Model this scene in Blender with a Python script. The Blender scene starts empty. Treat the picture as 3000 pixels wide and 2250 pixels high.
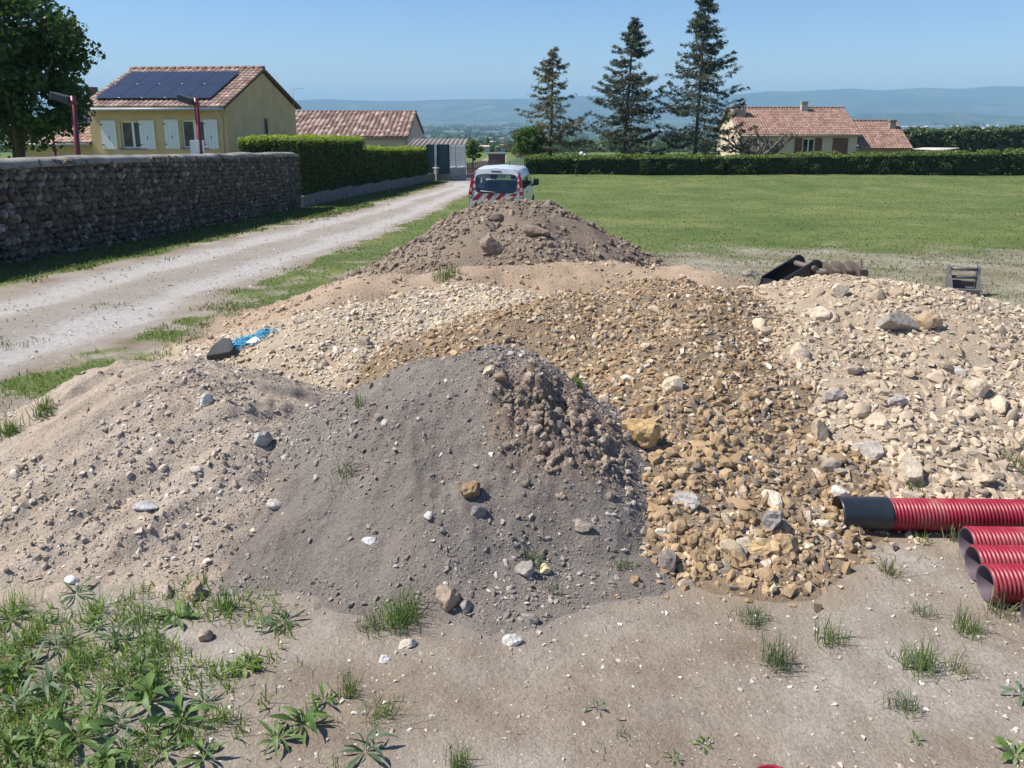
import bpy, bmesh, math, random
import numpy as np
from mathutils import Vector, Matrix
R = math.radians
PI = math.pi
random.seed(7)
rng = np.random.default_rng(11)
sc = bpy.context.scene
COL = sc.collection

# ------------------------------------------------------------------ camera, sky, sun, exposure
EYE = 2.0
PITCH = R(12.7)
CYP = 635.0                       # picture row of the optical axis (the lens is shifted down)
FD = 1760.0                       # focal length measured in 2212-wide picture units
cam = bpy.data.cameras.new('camera')
cam.sensor_width = 36.0
cam.lens = 36.0 * FD / 2212.0
cam.shift_y = -(829.5 - CYP) / 2212.0
cam.clip_start = 0.05
cam.clip_end = 40000
camo = bpy.data.objects.new('camera', cam)
COL.objects.link(camo)
camo.location = (0, 0, EYE)
camo.rotation_euler = (PI / 2 - PITCH, 0, 0)
sc.camera = camo

SUN_EL = R(53)
SDX, SDY = -0.9998, 0.02            # horizontal direction towards the sun
w = bpy.data.worlds.new('World')
sc.world = w
w.use_nodes = True
nt = w.node_tree
nt.nodes.clear()
sky = nt.nodes.new('ShaderNodeTexSky')
sky.sky_type = 'NISHITA'
sky.sun_disc = False
sky.sun_elevation = SUN_EL
sky.sun_rotation = math.atan2(SDX, SDY)
sky.altitude = 300
sky.air_density = 1.0
sky.dust_density = 0.3
sky.ozone_density = 6.0
bg = nt.nodes.new('ShaderNodeBackground')
bg.inputs['Strength'].default_value = 0.088
wo = nt.nodes.new('ShaderNodeOutputWorld')
tint_ = nt.nodes.new('ShaderNodeMix'); tint_.data_type = 'RGBA'; tint_.blend_type = 'MULTIPLY'; tint_.inputs[0].default_value = 1.0
tint_.inputs[7].default_value = (0.93, 1.0, 1.12, 1)
nt.links.new(sky.outputs[0], tint_.inputs[6]); nt.links.new(tint_.outputs[2], bg.inputs[0])
nt.links.new(bg.outputs[0], wo.inputs[0])

sl = bpy.data.lights.new('sun', 'SUN')
sl.energy = 5.0
sl.angle = R(0.53)
sl.color = (1.0, 0.94, 0.86)
so = bpy.data.objects.new('sun', sl)
COL.objects.link(so)
sd = Vector((SDX * math.cos(SUN_EL), SDY * math.cos(SUN_EL), math.sin(SUN_EL))).normalized()
so.rotation_euler = sd.to_track_quat('Z', 'Y').to_euler()
so.location = (0, 0, 300)

sc.view_settings.view_transform = 'Standard'
sc.view_settings.look = 'None'
sc.view_settings.gamma = 1.0
sc.view_settings.use_curve_mapping = False
sc.view_settings.exposure = 0.48

# ------------------------------------------------------------------ helpers: noise and projection
def _hash(ix, iy, seed):
    h = (ix.astype(np.int64) * 374761393 + iy.astype(np.int64) * 668265263 + seed * 1442695041) & 0x7fffffff
    h = ((h ^ (h >> 13)) * 1274126177) & 0x7fffffff
    h = (h ^ (h >> 16)) & 0xffff
    return h / 65535.0

def vnoise(x, y, seed=0):
    x = np.asarray(x, float); y = np.asarray(y, float)
    ix = np.floor(x); iy = np.floor(y)
    fx = x - ix; fy = y - iy
    fx = fx * fx * fx * (fx * (fx * 6 - 15) + 10); fy = fy * fy * fy * (fy * (fy * 6 - 15) + 10)
    ix = ix.astype(np.int64); iy = iy.astype(np.int64)
    a = _hash(ix, iy, seed); b = _hash(ix + 1, iy, seed)
    c = _hash(ix, iy + 1, seed); d = _hash(ix + 1, iy + 1, seed)
    return (a + (b - a) * fx) * (1 - fy) + (c + (d - c) * fx) * fy

def fbm(x, y, octv=4, seed=0, gain=0.5):
    s = 0; a = 1; t = 0
    c, sn = math.cos(0.6), math.sin(0.6)
    for k in range(octv):
        s = s + a * (vnoise(x, y, seed + k * 17) - 0.5); t += a
        a *= gain
        x, y = (x * c - y * sn) * 2.03 + 3.1, (x * sn + y * c) * 2.03 + 1.7
    return s / t * 2.0

def sstep(a, b, x):
    t = np.clip((x - a) / (b - a), 0, 1)
    return t * t * (3 - 2 * t)

CP, SP = math.cos(PITCH), math.sin(PITCH)
def ray(px, py):
    xc = (px - 1106) / FD; yc = (CYP - py) / FD
    return (xc, CP + SP * yc, -SP + CP * yc)
def at(px, py, Y):
    d = ray(px, py); t = Y / d[1]
    return Vector((d[0] * t, Y, EYE + d[2] * t))

GP_Y = np.array([-50, 0, 3, 5, 8, 12, 20, 30, 45, 66, 100, 150, 250, 400, 700, 1200, 2000, 4000, 8000, 30000.])
GP_Z = np.array([0.2, 0.03, 0, -.03, -.17, -.42, -.98, -1.6, -2.12, -2.9, -4.2, -6.1, -10.3, -19, -36, -54, -70, -88, -92, -92.])
def g(x, y):
    x = np.asarray(x, float); y = np.asarray(y, float)
    z = (np.interp(y - 0.06 * y, GP_Y, GP_Z) + np.interp(y, GP_Y, GP_Z) + np.interp(y + 0.06 * y, GP_Y, GP_Z)) / 3
    amp = 0.012 + 0.02 * sstep(4, 12, y)
    z = z + amp * fbm(x * 0.9, y * 0.9, 4, 5) + 0.0035 * fbm(x * 11, y * 11, 3, 9) * (y < 14)
    # far meadow roll and valley relief
    z = z + 0.12 * fbm(x * 0.08, y * 0.08, 2, 3) * sstep(15, 40, y) * (1 - sstep(120, 200, y))
    z = z + 5 * fbm(x * 0.004, y * 0.004, 3, 21) * sstep(350, 900, y)
    # earth bank along the lane beside the heaps
    return z

# ------------------------------------------------------------------ heaps (each a height field from ridge lines)
def P3(*pts): return [at(*p) for p in pts]
HEAPS = [
 dict(key='A', ridge=P3((1075, 430, 11.6), (1110, 426, 11.6), (1165, 436, 11.7), (1235, 472, 11.9)), slope=0.60, r0=0.30, amp=0.06, fr=1.6),
 dict(key='B', ridge=P3((735, 632, 7.5), (800, 588, 8.1), (930, 590, 8.2), (1120, 572, 8.5), (1300, 564, 8.6), (1450, 572, 8.4), (1540, 592, 7.9)), slope=0.42, r0=0.25, amp=0.06, fr=2.0),
 dict(key='C', ridge=P3((700, 680, 6.5), (780, 662, 6.6), (900, 632, 6.9), (1040, 617, 7.0), (1130, 640, 6.6)), slope=0.38, r0=0.30, amp=0.04, fr=1.8),
 dict(key='D', ridge=P3((1150, 668, 5.9), (1290, 628, 6.2), (1420, 606, 6.2), (1510, 622, 6.0), (1500, 700, 5.4), (1400, 830, 4.65), (1410, 935, 4.15), (1540, 1040, 3.80), (1650, 1080, 3.72)), slope=0.40, r0=0.32, amp=0.05, fr=1.8),
 dict(key='E', ridge=P3((1930, 960, 4.4), (1830, 800, 5.0), (1720, 665, 5.8), (1790, 612, 6.3), (1860, 598, 6.3), (1960, 610, 6.2), (2090, 662, 5.9), (2250, 706, 5.6), (2600, 900, 5.0)), slope=0.36, r0=0.35, amp=0.05, fr=1.7),
 dict(key='F', ridge=P3((830, 835, 4.15), (960, 762, 4.25), (1060, 752, 4.25), (1020, 1000, 3.62), (620, 1190, 3.36), (820, 1240, 3.17), (1080, 1260, 3.12), (1330, 1180, 3.36)), slope=0.80, r0=0.30, amp=0.03, fr=1.8),
 dict(key='G', ridge=P3((130, 925, 4.2), (220, 840, 4.4), (310, 789, 4.5), (380, 790, 4.5), (470, 860, 4.35)), slope=0.50, r0=0.30, amp=0.03, fr=1.7),
]
HD = {h['key']: h for h in HEAPS}
def heap_raw(h, x, y):
    x = np.asarray(x, float); y = np.asarray(y, float)
    best = np.full(x.shape, -99.0)
    wx = x + 0.10 * fbm(x * 2.2, y * 2.2, 2, ord(h['key']))
    wy = y + 0.10 * fbm(x * 2.2 + 40, y * 2.2, 2, ord(h['key']) + 3)
    rd = h['ridge']
    for a, b in zip(rd[:-1], rd[1:]):
        dx, dy = b.x - a.x, b.y - a.y
        L2 = dx * dx + dy * dy
        t = np.clip(((wx - a.x) * dx + (wy - a.y) * dy) / L2, 0, 1)
        d = np.hypot(wx - a.x - t * dx, wy - a.y - t * dy)
        z = a.z + (b.z - a.z) * t - h['slope'] * (np.sqrt(d * d + h['r0'] ** 2) - h['r0'])
        best = np.maximum(best, z)
    s = ord(h['key'])
    best = best + h['amp'] * fbm(x * h['fr'], y * h['fr'], 3, s) + 0.018 * fbm(x * 9, y * 9, 3, s + 5)
    if h['key'] in 'FG':
        best = best + 0.014 * np.abs(fbm(x * 16, y * 16, 3, s + 8)) * (1 + 1.5 * (fbm(x * 2.3, y * 2.3, 2, s + 11) > .05))
    if h['key'] == 'F':
        m = np.exp(-(((x - CL.x) / 0.28) ** 2 + ((y - CL.y) / 0.24) ** 2))
        best = best + m * (0.035 + 0.16 * fbm(x * 8, y * 8, 4, 77, 0.6))
    if h['key'] == 'G':
        best = best + 0.034 * fbm((x + y) * 1.1, (x - y) * 7, 3, 61)
    return best
def heap_z(h, x, y):
    gg = g(x, y); k = 0.045
    return gg + k * np.logaddexp(0, (heap_raw(h, x, y) - gg) / k) - 0.02
def all_raw(x, y):
    return np.stack([g(x, y)] + [heap_raw(h, x, y) for h in HEAPS])
CL = at(1190, 905, 3.85)
def all_z(x, y):
    zs = [g(x, y)] + [heap_z(h, x, y) for h in HEAPS]
    return np.stack(zs)
def Z(x, y):
    return float(all_z(np.array([x]), np.array([y])).max())
def surf(px, py, t0=1.5, t1=90):
    """world point where the sight line through picture point (px,py) meets heaps or ground"""
    d = ray(px, py)
    for it in range(2):
        ts = np.geomspace(t0, t1, 110 if it == 0 else 40)
        xs, ys, zz = d[0] * ts, d[1] * ts, EYE + d[2] * ts
        top = all_z(xs, ys).max(0)
        k = np.argmax(zz < top)
        if not (zz < top).any(): k = len(ts) - 1; break
        if it == 0: t0, t1 = ts[max(k - 1, 0)], ts[k]
    return Vector((xs[k], ys[k], top[k]))
def gpt(px, py):
    d = ray(px, py)
    ts = np.geomspace(1.5, 400, 1500)
    zz = EYE + d[2] * ts
    gg = g(d[0] * ts, d[1] * ts)
    k = np.argmax(zz < gg)
    return Vector((d[0] * ts[k], d[1] * ts[k], gg[k]))

# ------------------------------------------------------------------ helpers: objects
def tag(o, label=None, cat=None, group=None, kind=None):
    if label: o['label'] = label
    if cat: o['category'] = cat
    if group: o['group'] = group
    if kind: o['kind'] = kind
    return o
def empty(name, loc=(0, 0, 0), rz=0.0, label=None, cat=None, group=None):
    o = bpy.data.objects.new(name, None)
    COL.objects.link(o)
    o.location = loc; o.rotation_euler = (0, 0, rz)
    o.empty_display_size = 0.2
    return tag(o, label, cat, group)
def link(name, me, parent=None, loc=None):
    o = bpy.data.objects.new(name, me)
    COL.objects.link(o)
    if parent is not None: o.parent = parent
    if loc is not None: o.location = loc
    return o
def np_mesh(name, V, F, mat, smooth=False, col=None, rnd=None, attrs=None):
    V = np.asarray(V, np.float32); F = np.asarray(F, np.int32)
    me = bpy.data.meshes.new(name)
    n, k = F.shape
    me.vertices.add(len(V)); me.vertices.foreach_set('co', V.ravel())
    me.loops.add(n * k); me.loops.foreach_set('vertex_index', F.ravel())
    me.polygons.add(n)
    me.polygons.foreach_set('loop_start', np.arange(0, n * k, k, dtype=np.int32))
    me.polygons.foreach_set('loop_total', np.full(n, k, np.int32))
    me.update(calc_edges=True)
    me.polygons.foreach_set('use_smooth', np.full(n, bool(smooth)))
    for nm, arr in (attrs or {}).items():
        a = me.attributes.new(nm, 'FLOAT', 'POINT'); a.data.foreach_set('value', np.asarray(arr, np.float32))
    if rnd is not None:
        a = me.attributes.new('rnd', 'FLOAT', 'POINT'); a.data.foreach_set('value', np.asarray(rnd, np.float32))
    if mat: me.materials.append(mat)
    return me
class MB:
    def __init__(s): s.v = []; s.f = []; s.sm = []
    def add(s, vs, fs, smooth=False):
        o = len(s.v)
        s.v += [tuple(v) for v in vs]
        s.f += [tuple(i + o for i in f) for f in fs]
        s.sm += [smooth] * len(fs)
        return s
    def box(s, c, d, rz=0, M=None):
        hx, hy, hz = d[0] / 2, d[1] / 2, d[2] / 2
        vs = [Vector((sx * hx, sy * hy, sz * hz)) for sx in (-1, 1) for sy in (-1, 1) for sz in (-1, 1)]
        rot = Matrix.Rotation(rz, 3, 'Z') if M is None else M
        vs = [rot @ v + Vector(c) for v in vs]
        return s.add(vs, [(0, 1, 3, 2), (4, 6, 7, 5), (0, 4, 5, 1), (2, 3, 7, 6), (0, 2, 6, 4), (1, 5, 7, 3)])
    def bx(s, x0, x1, y0, y1, z0, z1):
        return s.box(((x0 + x1) / 2, (y0 + y1) / 2, (z0 + z1) / 2), (x1 - x0, y1 - y0, z1 - z0))
    def tube(s, pts, rad, n=8, cap=True, smooth=True):
        pts = [Vector(p) for p in pts]
        if not hasattr(rad, '__len__'): rad = [rad] * len(pts)
        vs = []
        up = Vector((0, 0, 1))
        for i, p in enumerate(pts):
            t = (pts[min(i + 1, len(pts) - 1)] - pts[max(i - 1, 0)]).normalized()
            a = t.cross(up)
            if a.length < 1e-3: a = t.cross(Vector((1, 0, 0)))
            a.normalize(); b = t.cross(a)
            for k in range(n):
                an = 2 * PI * k / n
                vs.append(p + (a * math.cos(an) + b * math.sin(an)) * rad[i])
        fs = []
        for i in range(len(pts) - 1):
            for k in range(n):
                k2 = (k + 1) % n
                fs.append((i * n + k, i * n + k2, (i + 1) * n + k2, (i + 1) * n + k))
        s.add(vs, fs, smooth)
        if cap:
            o = len(s.v) - len(vs)
            s.f.append(tuple(o + k for k in range(n))[::-1]); s.sm.append(False)
            o2 = o + (len(pts) - 1) * n
            s.f.append(tuple(o2 + k for k in range(n))); s.sm.append(False)
        return s
    def prism(s, poly, a, b):
        """extrude polygon (list of 3D points) by vector a..b offsets"""
        n = len(poly); a = Vector(a); b = Vector(b)
        vs = [Vector(p) + a for p in poly] + [Vector(p) + b for p in poly]
        fs = [tuple(range(n))[::-1], tuple(range(n, 2 * n))]
        for k in range(n):
            k2 = (k + 1) % n
            fs.append((k, k2, n + k2, n + k))
        return s.add(vs, fs)
    def mesh(s, name, mat):
        me = bpy.data.meshes.new(name)
        me.from_pydata(s.v, [], s.f)
        me.polygons.foreach_set('use_smooth', s.sm)
        bm = bmesh.new(); bm.from_mesh(me)
        bmesh.ops.recalc_face_normals(bm, faces=bm.faces)
        bm.to_mesh(me); bm.free()
        if mat: me.materials.append(mat)
        return me
    def build(s, name, mat, parent=None, loc=None, bevel=0):
        o = link(name, s.mesh(name, mat), parent, loc)
        if bevel:
            m = o.modifiers.new('bevel', 'BEVEL'); m.width = bevel; m.segments = 2; m.limit_method = 'ANGLE'
        return o

# ------------------------------------------------------------------ materials
def newmat(name):
    m = bpy.data.materials.new(name); m.use_nodes = True
    n = m.node_tree.nodes; n.clear()
    out = n.new('ShaderNodeOutputMaterial'); b = n.new('ShaderNodeBsdfPrincipled')
    m.node_tree.links.new(b.outputs[0], out.inputs['Surface'])
    return m, m.node_tree, b, out
def ramp(t, cols, interp='LINEAR'):
    r = t.nodes.new('ShaderNodeValToRGB'); r.color_ramp.interpolation = interp
    e = r.color_ramp.elements
    while len(e) < len(cols): e.new(0.5)
    for i, (p, c) in enumerate(cols):
        e[i].position = p; e[i].color = (c[0], c[1], c[2], 1)
    return r
def tnoise(t, scale, detail=4, rough=0.55, coord='Object', vec=None):
    n = t.nodes.new('ShaderNodeTexNoise')
    n.inputs['Scale'].default_value = scale; n.inputs['Detail'].default_value = detail
    n.inputs['Roughness'].default_value = rough
    if vec is None:
        c = t.nodes.new('ShaderNodeTexCoord'); vec = c.outputs[coord]
    t.links.new(vec, n.inputs['Vector'])
    return n
def mixc(t, fac, a, b, mode='MIX'):
    m = t.nodes.new('ShaderNodeMix'); m.data_type = 'RGBA'; m.blend_type = mode
    for sock, v in ((m.inputs[0], fac), (m.inputs[6], a), (m.inputs[7], b)):
        if isinstance(v, (int, float)): sock.default_value = v
        elif isinstance(v, tuple): sock.default_value = (v[0], v[1], v[2], 1)
        else: t.links.new(v, sock)
    return m.outputs[2]
def mth(t, op, a, b=None):
    m = t.nodes.new('ShaderNodeMath'); m.operation = op
    for i, v in enumerate((a, b)):
        if v is None: continue
        if isinstance(v, (int, float)): m.inputs[i].default_value = v
        else: t.links.new(v, m.inputs[i])
    return m.outputs[0]
def bump(t, b, h, strength=0.5, dist=0.01):
    bp = t.nodes.new('ShaderNodeBump'); bp.inputs['Strength'].default_value = strength
    bp.inputs['Distance'].default_value = dist
    t.links.new(h, bp.inputs['Height']); t.links.new(bp.outputs[0], b.inputs['Normal'])
    return bp
def simple(name, c, rough=0.7, var=0.15, scale=6, bmp=0.2, bscale=40, bd=0.004, metal=0, spec=None):
    m, t, b, _ = newmat(name)
    n = tnoise(t, scale, 5)
    lo = tuple(x * (1 - var) for x in c); hi = tuple(min(1, x * (1 + var)) for x in c)
    r = ramp(t, [(0.3, lo), (0.7, hi)])
    t.links.new(n.outputs[0], r.inputs[0]); t.links.new(r.outputs[0], b.inputs['Base Color'])
    b.inputs['Roughness'].default_value = rough; b.inputs['Metallic'].default_value = metal
    if spec is not None: b.inputs['Specular IOR Level'].default_value = spec
    if bmp:
        n2 = tnoise(t, bscale, 4); bump(t, b, n2.outputs[0], bmp, bd)
    return m
def stone_mat(name, pal, joined, rough=0.9, dust=(0.4, 0.34, 0.27), dustf=0.42, tex=22):
    m, t, b, _ = newmat(name)
    if joined:
        a = t.nodes.new('ShaderNodeAttribute'); a.attribute_name = 'rnd'; f = a.outputs['Fac']
    else:
        a = t.nodes.new('ShaderNodeObjectInfo'); f = a.outputs['Random']
    n = len(pal)
    r = ramp(t, [(i / n, c) for i, c in enumerate(pal)], 'CONSTANT')
    t.links.new(f, r.inputs[0])
    br = mth(t, 'FRACT', mth(t, 'MULTIPLY', f, 37.7))
    k = mth(t, 'ADD', mth(t, 'MULTIPLY', br, 0.5), 0.75)
    cc = t.nodes.new('ShaderNodeCombineColor')
    for i in range(3): t.links.new(k, cc.inputs[i])
    c1 = mixc(t, 1.0, r.outputs[0], cc.outputs[0], 'MULTIPLY')
    no = tnoise(t, tex, 5, 0.65)
    mask = ramp(t, [(0.42, (0, 0, 0)), (0.68, (1, 1, 1))]); t.links.new(no.outputs[0], mask.inputs[0])
    c2 = mixc(t, mth(t, 'MULTIPLY', mask.outputs[0], dustf * 2), c1, dust)
    t.links.new(c2, b.inputs['Base Color'])
    b.inputs['Roughness'].default_value = rough
    b.inputs['Specular IOR Level'].default_value = 0.25
    n3 = tnoise(t, tex * 5, 4, 0.7); bump(t, b, n3.outputs[0], 0.5, 0.006)
    return m
def soil_mat(name, cols, patch=1.6, grit=90, speck=(0.6, 0.55, 0.48), brown=None):
    m, t, b, _ = newmat(name)
    n1 = tnoise(t, patch, 6, 0.6)
    r = ramp(t, [(0.3 + 0.4 * i / (len(cols) - 1), c) for i, c in enumerate(cols)])
    t.links.new(n1.outputs[0], r.inputs[0])
    c = r.outputs[0]
    if brown:
        a = t.nodes.new('ShaderNodeAttribute'); a.attribute_name = 'brown'
        c = mixc(t, a.outputs['Fac'], c, brown)
    n2 = tnoise(t, grit, 6, 0.75)
    r2 = ramp(t, [(0.32, (0.62, 0.62, 0.62)), (0.5, (1, 1, 1)), (0.66, (1.25, 1.22, 1.18))])
    t.links.new(n2.outputs[0], r2.inputs[0])
    c = mixc(t, 1.0, c, r2.outputs[0], 'MULTIPLY')
    n3 = tnoise(t, grit * 1.7, 2, 0.5)
    r3 = ramp(t, [(0.70, (0, 0, 0)), (0.76, (1, 1, 1))]); t.links.new(n3.outputs[0], r3.inputs[0])
    c = mixc(t, mth(t, 'MULTIPLY', r3.outputs[0], 0.7), c, speck)
    t.links.new(c, b.inputs['Base Color'])
    b.inputs['Roughness'].default_value = 0.95; b.inputs['Specular IOR Level'].default_value = 0.15
    h = mth(t, 'ADD', n2.outputs[0], mth(t, 'MULTIPLY', tnoise(t, grit * 0.35, 5, 0.7).outputs[0], 1.6))
    bump(t, b, h, 0.9, 0.012)
    return m
def leaf_mat(name, c1, c2, joined=True, trans=0.35, rough=0.55):
    m = bpy.data.materials.new(name); m.use_nodes = True
    t = m.node_tree; t.nodes.clear()
    out = t.nodes.new('ShaderNodeOutputMaterial')
    if joined:
        a = t.nodes.new('ShaderNodeAttribute'); a.attribute_name = 'rnd'; f = a.outputs['Fac']
    else:
        a = t.nodes.new('ShaderNodeObjectInfo'); f = a.outputs['Random']
    r = ramp(t, [(0.0, c1), (1.0, c2)]); t.links.new(f, r.inputs[0])
    p = t.nodes.new('ShaderNodeBsdfPrincipled'); p.inputs['Roughness'].default_value = rough
    p.inputs['Specular IOR Level'].default_value = 0.35
    t.links.new(r.outputs[0], p.inputs['Base Color'])
    tr = t.nodes.new('ShaderNodeBsdfTranslucent')
    cc = mixc(t, 1.0, r.outputs[0], (1.2, 1.35, 0.6), 'MULTIPLY'); t.links.new(cc, tr.inputs[0])
    mx = t.nodes.new('ShaderNodeMixShader'); mx.inputs[0].default_value = trans
    t.links.new(p.outputs[0], mx.inputs[1]); t.links.new(tr.outputs[0], mx.inputs[2])
    t.links.new(mx.outputs[0], out.inputs['Surface'])
    return m

# ------------------------------------------------------------------ masks on the ground
def poly_dist(x, y, pts):
    best = np.full(np.shape(x), 1e9)
    for a, b in zip(pts[:-1], pts[1:]):
        dx, dy = b[0] - a[0], b[1] - a[1]
        t = np.clip(((x - a[0]) * dx + (y - a[1]) * dy) / (dx * dx + dy * dy), 0, 1)
        best = np.minimum(best, np.hypot(x - a[0] - t * dx, y - a[1] - t * dy))
    return best
def line_pts(lst): return [(p.x, p.y) for p in (gpt(*q) for q in lst)]
TR1 = [(-6.9, 4)] + line_pts([(0, 668), (200, 612), (400, 560), (700, 482), (880, 432), (985, 402)]) + [(-3.0, 58)]
TR2 = [(-5.2, 4)] + line_pts([(0, 770), (200, 705), (400, 628), (600, 560), (780, 500), (920, 445), (1000, 412)]) + [(-1.6, 58)]
MID = [((a[0] + b[0]) / 2, (a[1] + b[1]) / 2) for a, b in zip(TR1, TR2)]
def masks(x, y):
    nz = fbm(x * 0.7, y * 0.7, 4, 31); n2 = fbm(x * 2.6, y * 2.6, 3, 37)
    d1 = poly_dist(x, y, TR1); d2 = poly_dist(x, y, TR2)
    dm = poly_dist(x, y, TR1[:]); dmid = np.minimum(d1, d2)
    track = sstep(0.52, 0.16, dmid + 0.25 * nz + 0.12 * n2)
    half = 1.15
    lane_d = np.minimum(dmid, poly_dist(x, y, [((a[0] + b[0]) / 2, (a[1] + b[1]) / 2) for a, b in zip(TR1[:7], TR2[:7])]))
    lane = sstep(0.80, 0.42, lane_d + 0.18 * nz)
    # wall side verge and meadow
    xl = np.interp(y, [p[1] for p in TR1], [p[0] for p in TR1])
    xr = np.interp(y, [p[1] for p in TR2], [p[0] for p in TR2])
    verge = sstep(0.5, 1.3, xl - x + 0.45 * nz) * 0.75
    mead = sstep(8.5, 21.5, y + 2.5 * nz - 0.10 * np.clip(x - 2, 0, 8)) * sstep(0.5, 1.2, x - xr + 0.3 * nz)
    left_green = sstep(0.35, 0.0, poly_dist(x, y, LG) - 0.36 + 0.5 * nz)
    fore = sstep(0.2, 0.9, (-0.75 - x) * 0.9 + (2.9 - y) * 0.7 + 0.5 * nz) * 0.35 * (y < 3.6)
    rv = sstep(0.5, 0.9, x - xr + 0.3 * nz) * sstep(3.4, 2.2, x - xr + 0.5 * nz) * sstep(4.5, 6.5, y) * (0.60 + 0.5 * n2)
    dry = 0.44 * sstep(6.5, 9.0, y) * sstep(0.5, 1.2, x - xr)
    grass = np.clip(np.maximum.reduce([verge, mead, left_green * 0.9, fore, rv, dry]), 0, 1) * (1 - 0.9 * track)
    return track, lane, grass, mead
LG = line_pts([(215, 815), (330, 790), (420, 755), (560, 700), (640, 665)])

def ground_mat(name):
    m, t, b, _ = newmat(name)
    def attr(n):
        a = t.nodes.new('ShaderNodeAttribute'); a.attribute_name = n; return a.outputs['Fac']
    geo = t.nodes.new('ShaderNodeNewGeometry'); pos = geo.outputs['Position']
    n1 = tnoise(t, 0.9, 7, 0.62, vec=pos); n2 = tnoise(t, 14, 6, 0.7, vec=pos); n3 = tnoise(t, 85, 5, 0.7, vec=pos)
    nb = tnoise(t, 3.2, 5, 0.6, vec=pos)
    soil = ramp(t, [(0.30, (0.19, 0.15, 0.112)), (0.43, (0.25, 0.208, 0.165)), (0.55, (0.31, 0.275, 0.235)), (0.68, (0.41, 0.39, 0.36))])
    t.links.new(n1.outputs[0], soil.inputs[0])
    tint = ramp(t, [(0.35, (0.86, 0.83, 0.80)), (0.5, (1, 0.98, 0.95)), (0.68, (1.12, 1.1, 1.08))]); t.links.new(nb.outputs[0], tint.inputs[0])
    c = mixc(t, 1.0, soil.outputs[0], tint.outputs[0], 'MULTIPLY')
    # gravel lane
    gr = ramp(t, [(0.3, (0.25, 0.22, 0.185)), (0.7, (0.35, 0.325, 0.29))]); t.links.new(n2.outputs[0], gr.inputs[0])
    lanef = mth(t, 'MULTIPLY', attr('lane'), 0.75)
    c = mixc(t, lanef, c, gr.outputs[0])
    tk = ramp(t, [(0.3, (0.33, 0.31, 0.285)), (0.65, (0.45, 0.43, 0.405))]); t.links.new(n2.outputs[0], tk.inputs[0])
    c = mixc(t, attr('track'), c, tk.outputs[0])
    # grass sward, broken up by noise
    gg = ramp(t, [(0.30, (0.085, 0.12, 0.038)), (0.5, (0.115, 0.155, 0.05)), (0.72, (0.18, 0.195, 0.08))])
    ng = tnoise(t, 0.45, 8, 0.7, vec=pos); t.links.new(ng.outputs[0], gg.inputs[0])
    gf = mth(t, 'ADD', attr('grass'), mth(t, 'MULTIPLY', mth(t, 'SUBTRACT', n2.outputs[0], 0.5), 1.1))
    gm = ramp(t, [(0.36, (0, 0, 0)), (0.62, (1, 1, 1))]); t.links.new(gf, gm.inputs[0])
    pat = tnoise(t, 0.11, 4, 0.6, vec=pos); pr_ = ramp(t, [(0.35, (0.85, 0.9, 0.85)), (0.65, (1.22, 1.12, 1.1))]); t.links.new(pat.outputs[0], pr_.inputs[0])
    c = mixc(t, gm.outputs[0], c, mixc(t, 1.0, gg.outputs[0], pr_.outputs[0], 'MULTIPLY'))
    fine = ramp(t, [(0.30, (0.62, 0.61, 0.6)), (0.5, (1, 1, 1)), (0.68, (1.25, 1.24, 1.22))]); t.links.new(n3.outputs[0], fine.inputs[0])
    c = mixc(t, 0.8, c, fine.outputs[0], 'MULTIPLY')
    # pale chips of limestone
    v = t.nodes.new('ShaderNodeTexVoronoi'); v.inputs['Scale'].default_value = 34; t.links.new(pos, v.inputs['Vector'])
    sp = ramp(t, [(0.10, (1, 1, 1)), (0.16, (0, 0, 0))]); t.links.new(v.outputs['Distance'], sp.inputs[0])
    vs = t.nodes.new('ShaderNodeSeparateColor'); t.links.new(v.outputs['Color'], vs.inputs[0])
    keep = mth(t, 'GREATER_THAN', vs.outputs[0], 0.80)
    c = mixc(t, mth(t, 'MULTIPLY', sp.outputs[0], keep), c, (0.58, 0.54, 0.48))
    hc = t.nodes.new('ShaderNodeCombineColor')
    for i_, nm_ in enumerate(('tr_', 'tg_', 'tb_')): t.links.new(attr(nm_), hc.inputs[i_])
    tf = mth(t, 'ADD', attr('toe'), mth(t, 'MULTIPLY', mth(t, 'SUBTRACT', n2.outputs[0], 0.5), 1.2))
    tm = ramp(t, [(0.15, (0, 0, 0)), (0.75, (1, 1, 1))]); t.links.new(tf, tm.inputs[0])
    c = mixc(t, mth(t, 'MULTIPLY', tm.outputs[0], mth(t, 'GREATER_THAN', attr('toe'), 0.005)), c, hc.outputs[0])
    # drying cracks in the packed silt
    vc = t.nodes.new('ShaderNodeTexVoronoi'); vc.feature = 'DISTANCE_TO_EDGE'; vc.inputs['Scale'].default_value = 4.2
    wv = t.nodes.new('ShaderNodeVectorMath'); wv.operation = 'ADD'; t.links.new(pos, wv.inputs[0])
    wn = tnoise(t, 6, 3, 0.6, vec=pos); sc_ = t.nodes.new('ShaderNodeVectorMath'); sc_.operation = 'SCALE'
    t.links.new(wn.outputs['Color'], sc_.inputs[0]); sc_.inputs['Scale'].default_value = 0.28
    t.links.new(sc_.outputs[0], wv.inputs[1]); t.links.new(wv.outputs[0], vc.inputs['Vector'])
    ck = ramp(t, [(0.004, (1, 1, 1)), (0.016, (0, 0, 0))]); t.links.new(vc.outputs['Distance'], ck.inputs[0])
    pm = ramp(t, [(0.54, (0, 0, 0)), (0.66, (1, 1, 1))]); t.links.new(n1.outputs[0], pm.inputs[0])
    ckf = mth(t, 'MULTIPLY', mth(t, 'MULTIPLY', ck.outputs[0], pm.outputs[0]), mth(t, 'SUBTRACT', 1.0, gm.outputs[0]))
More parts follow.
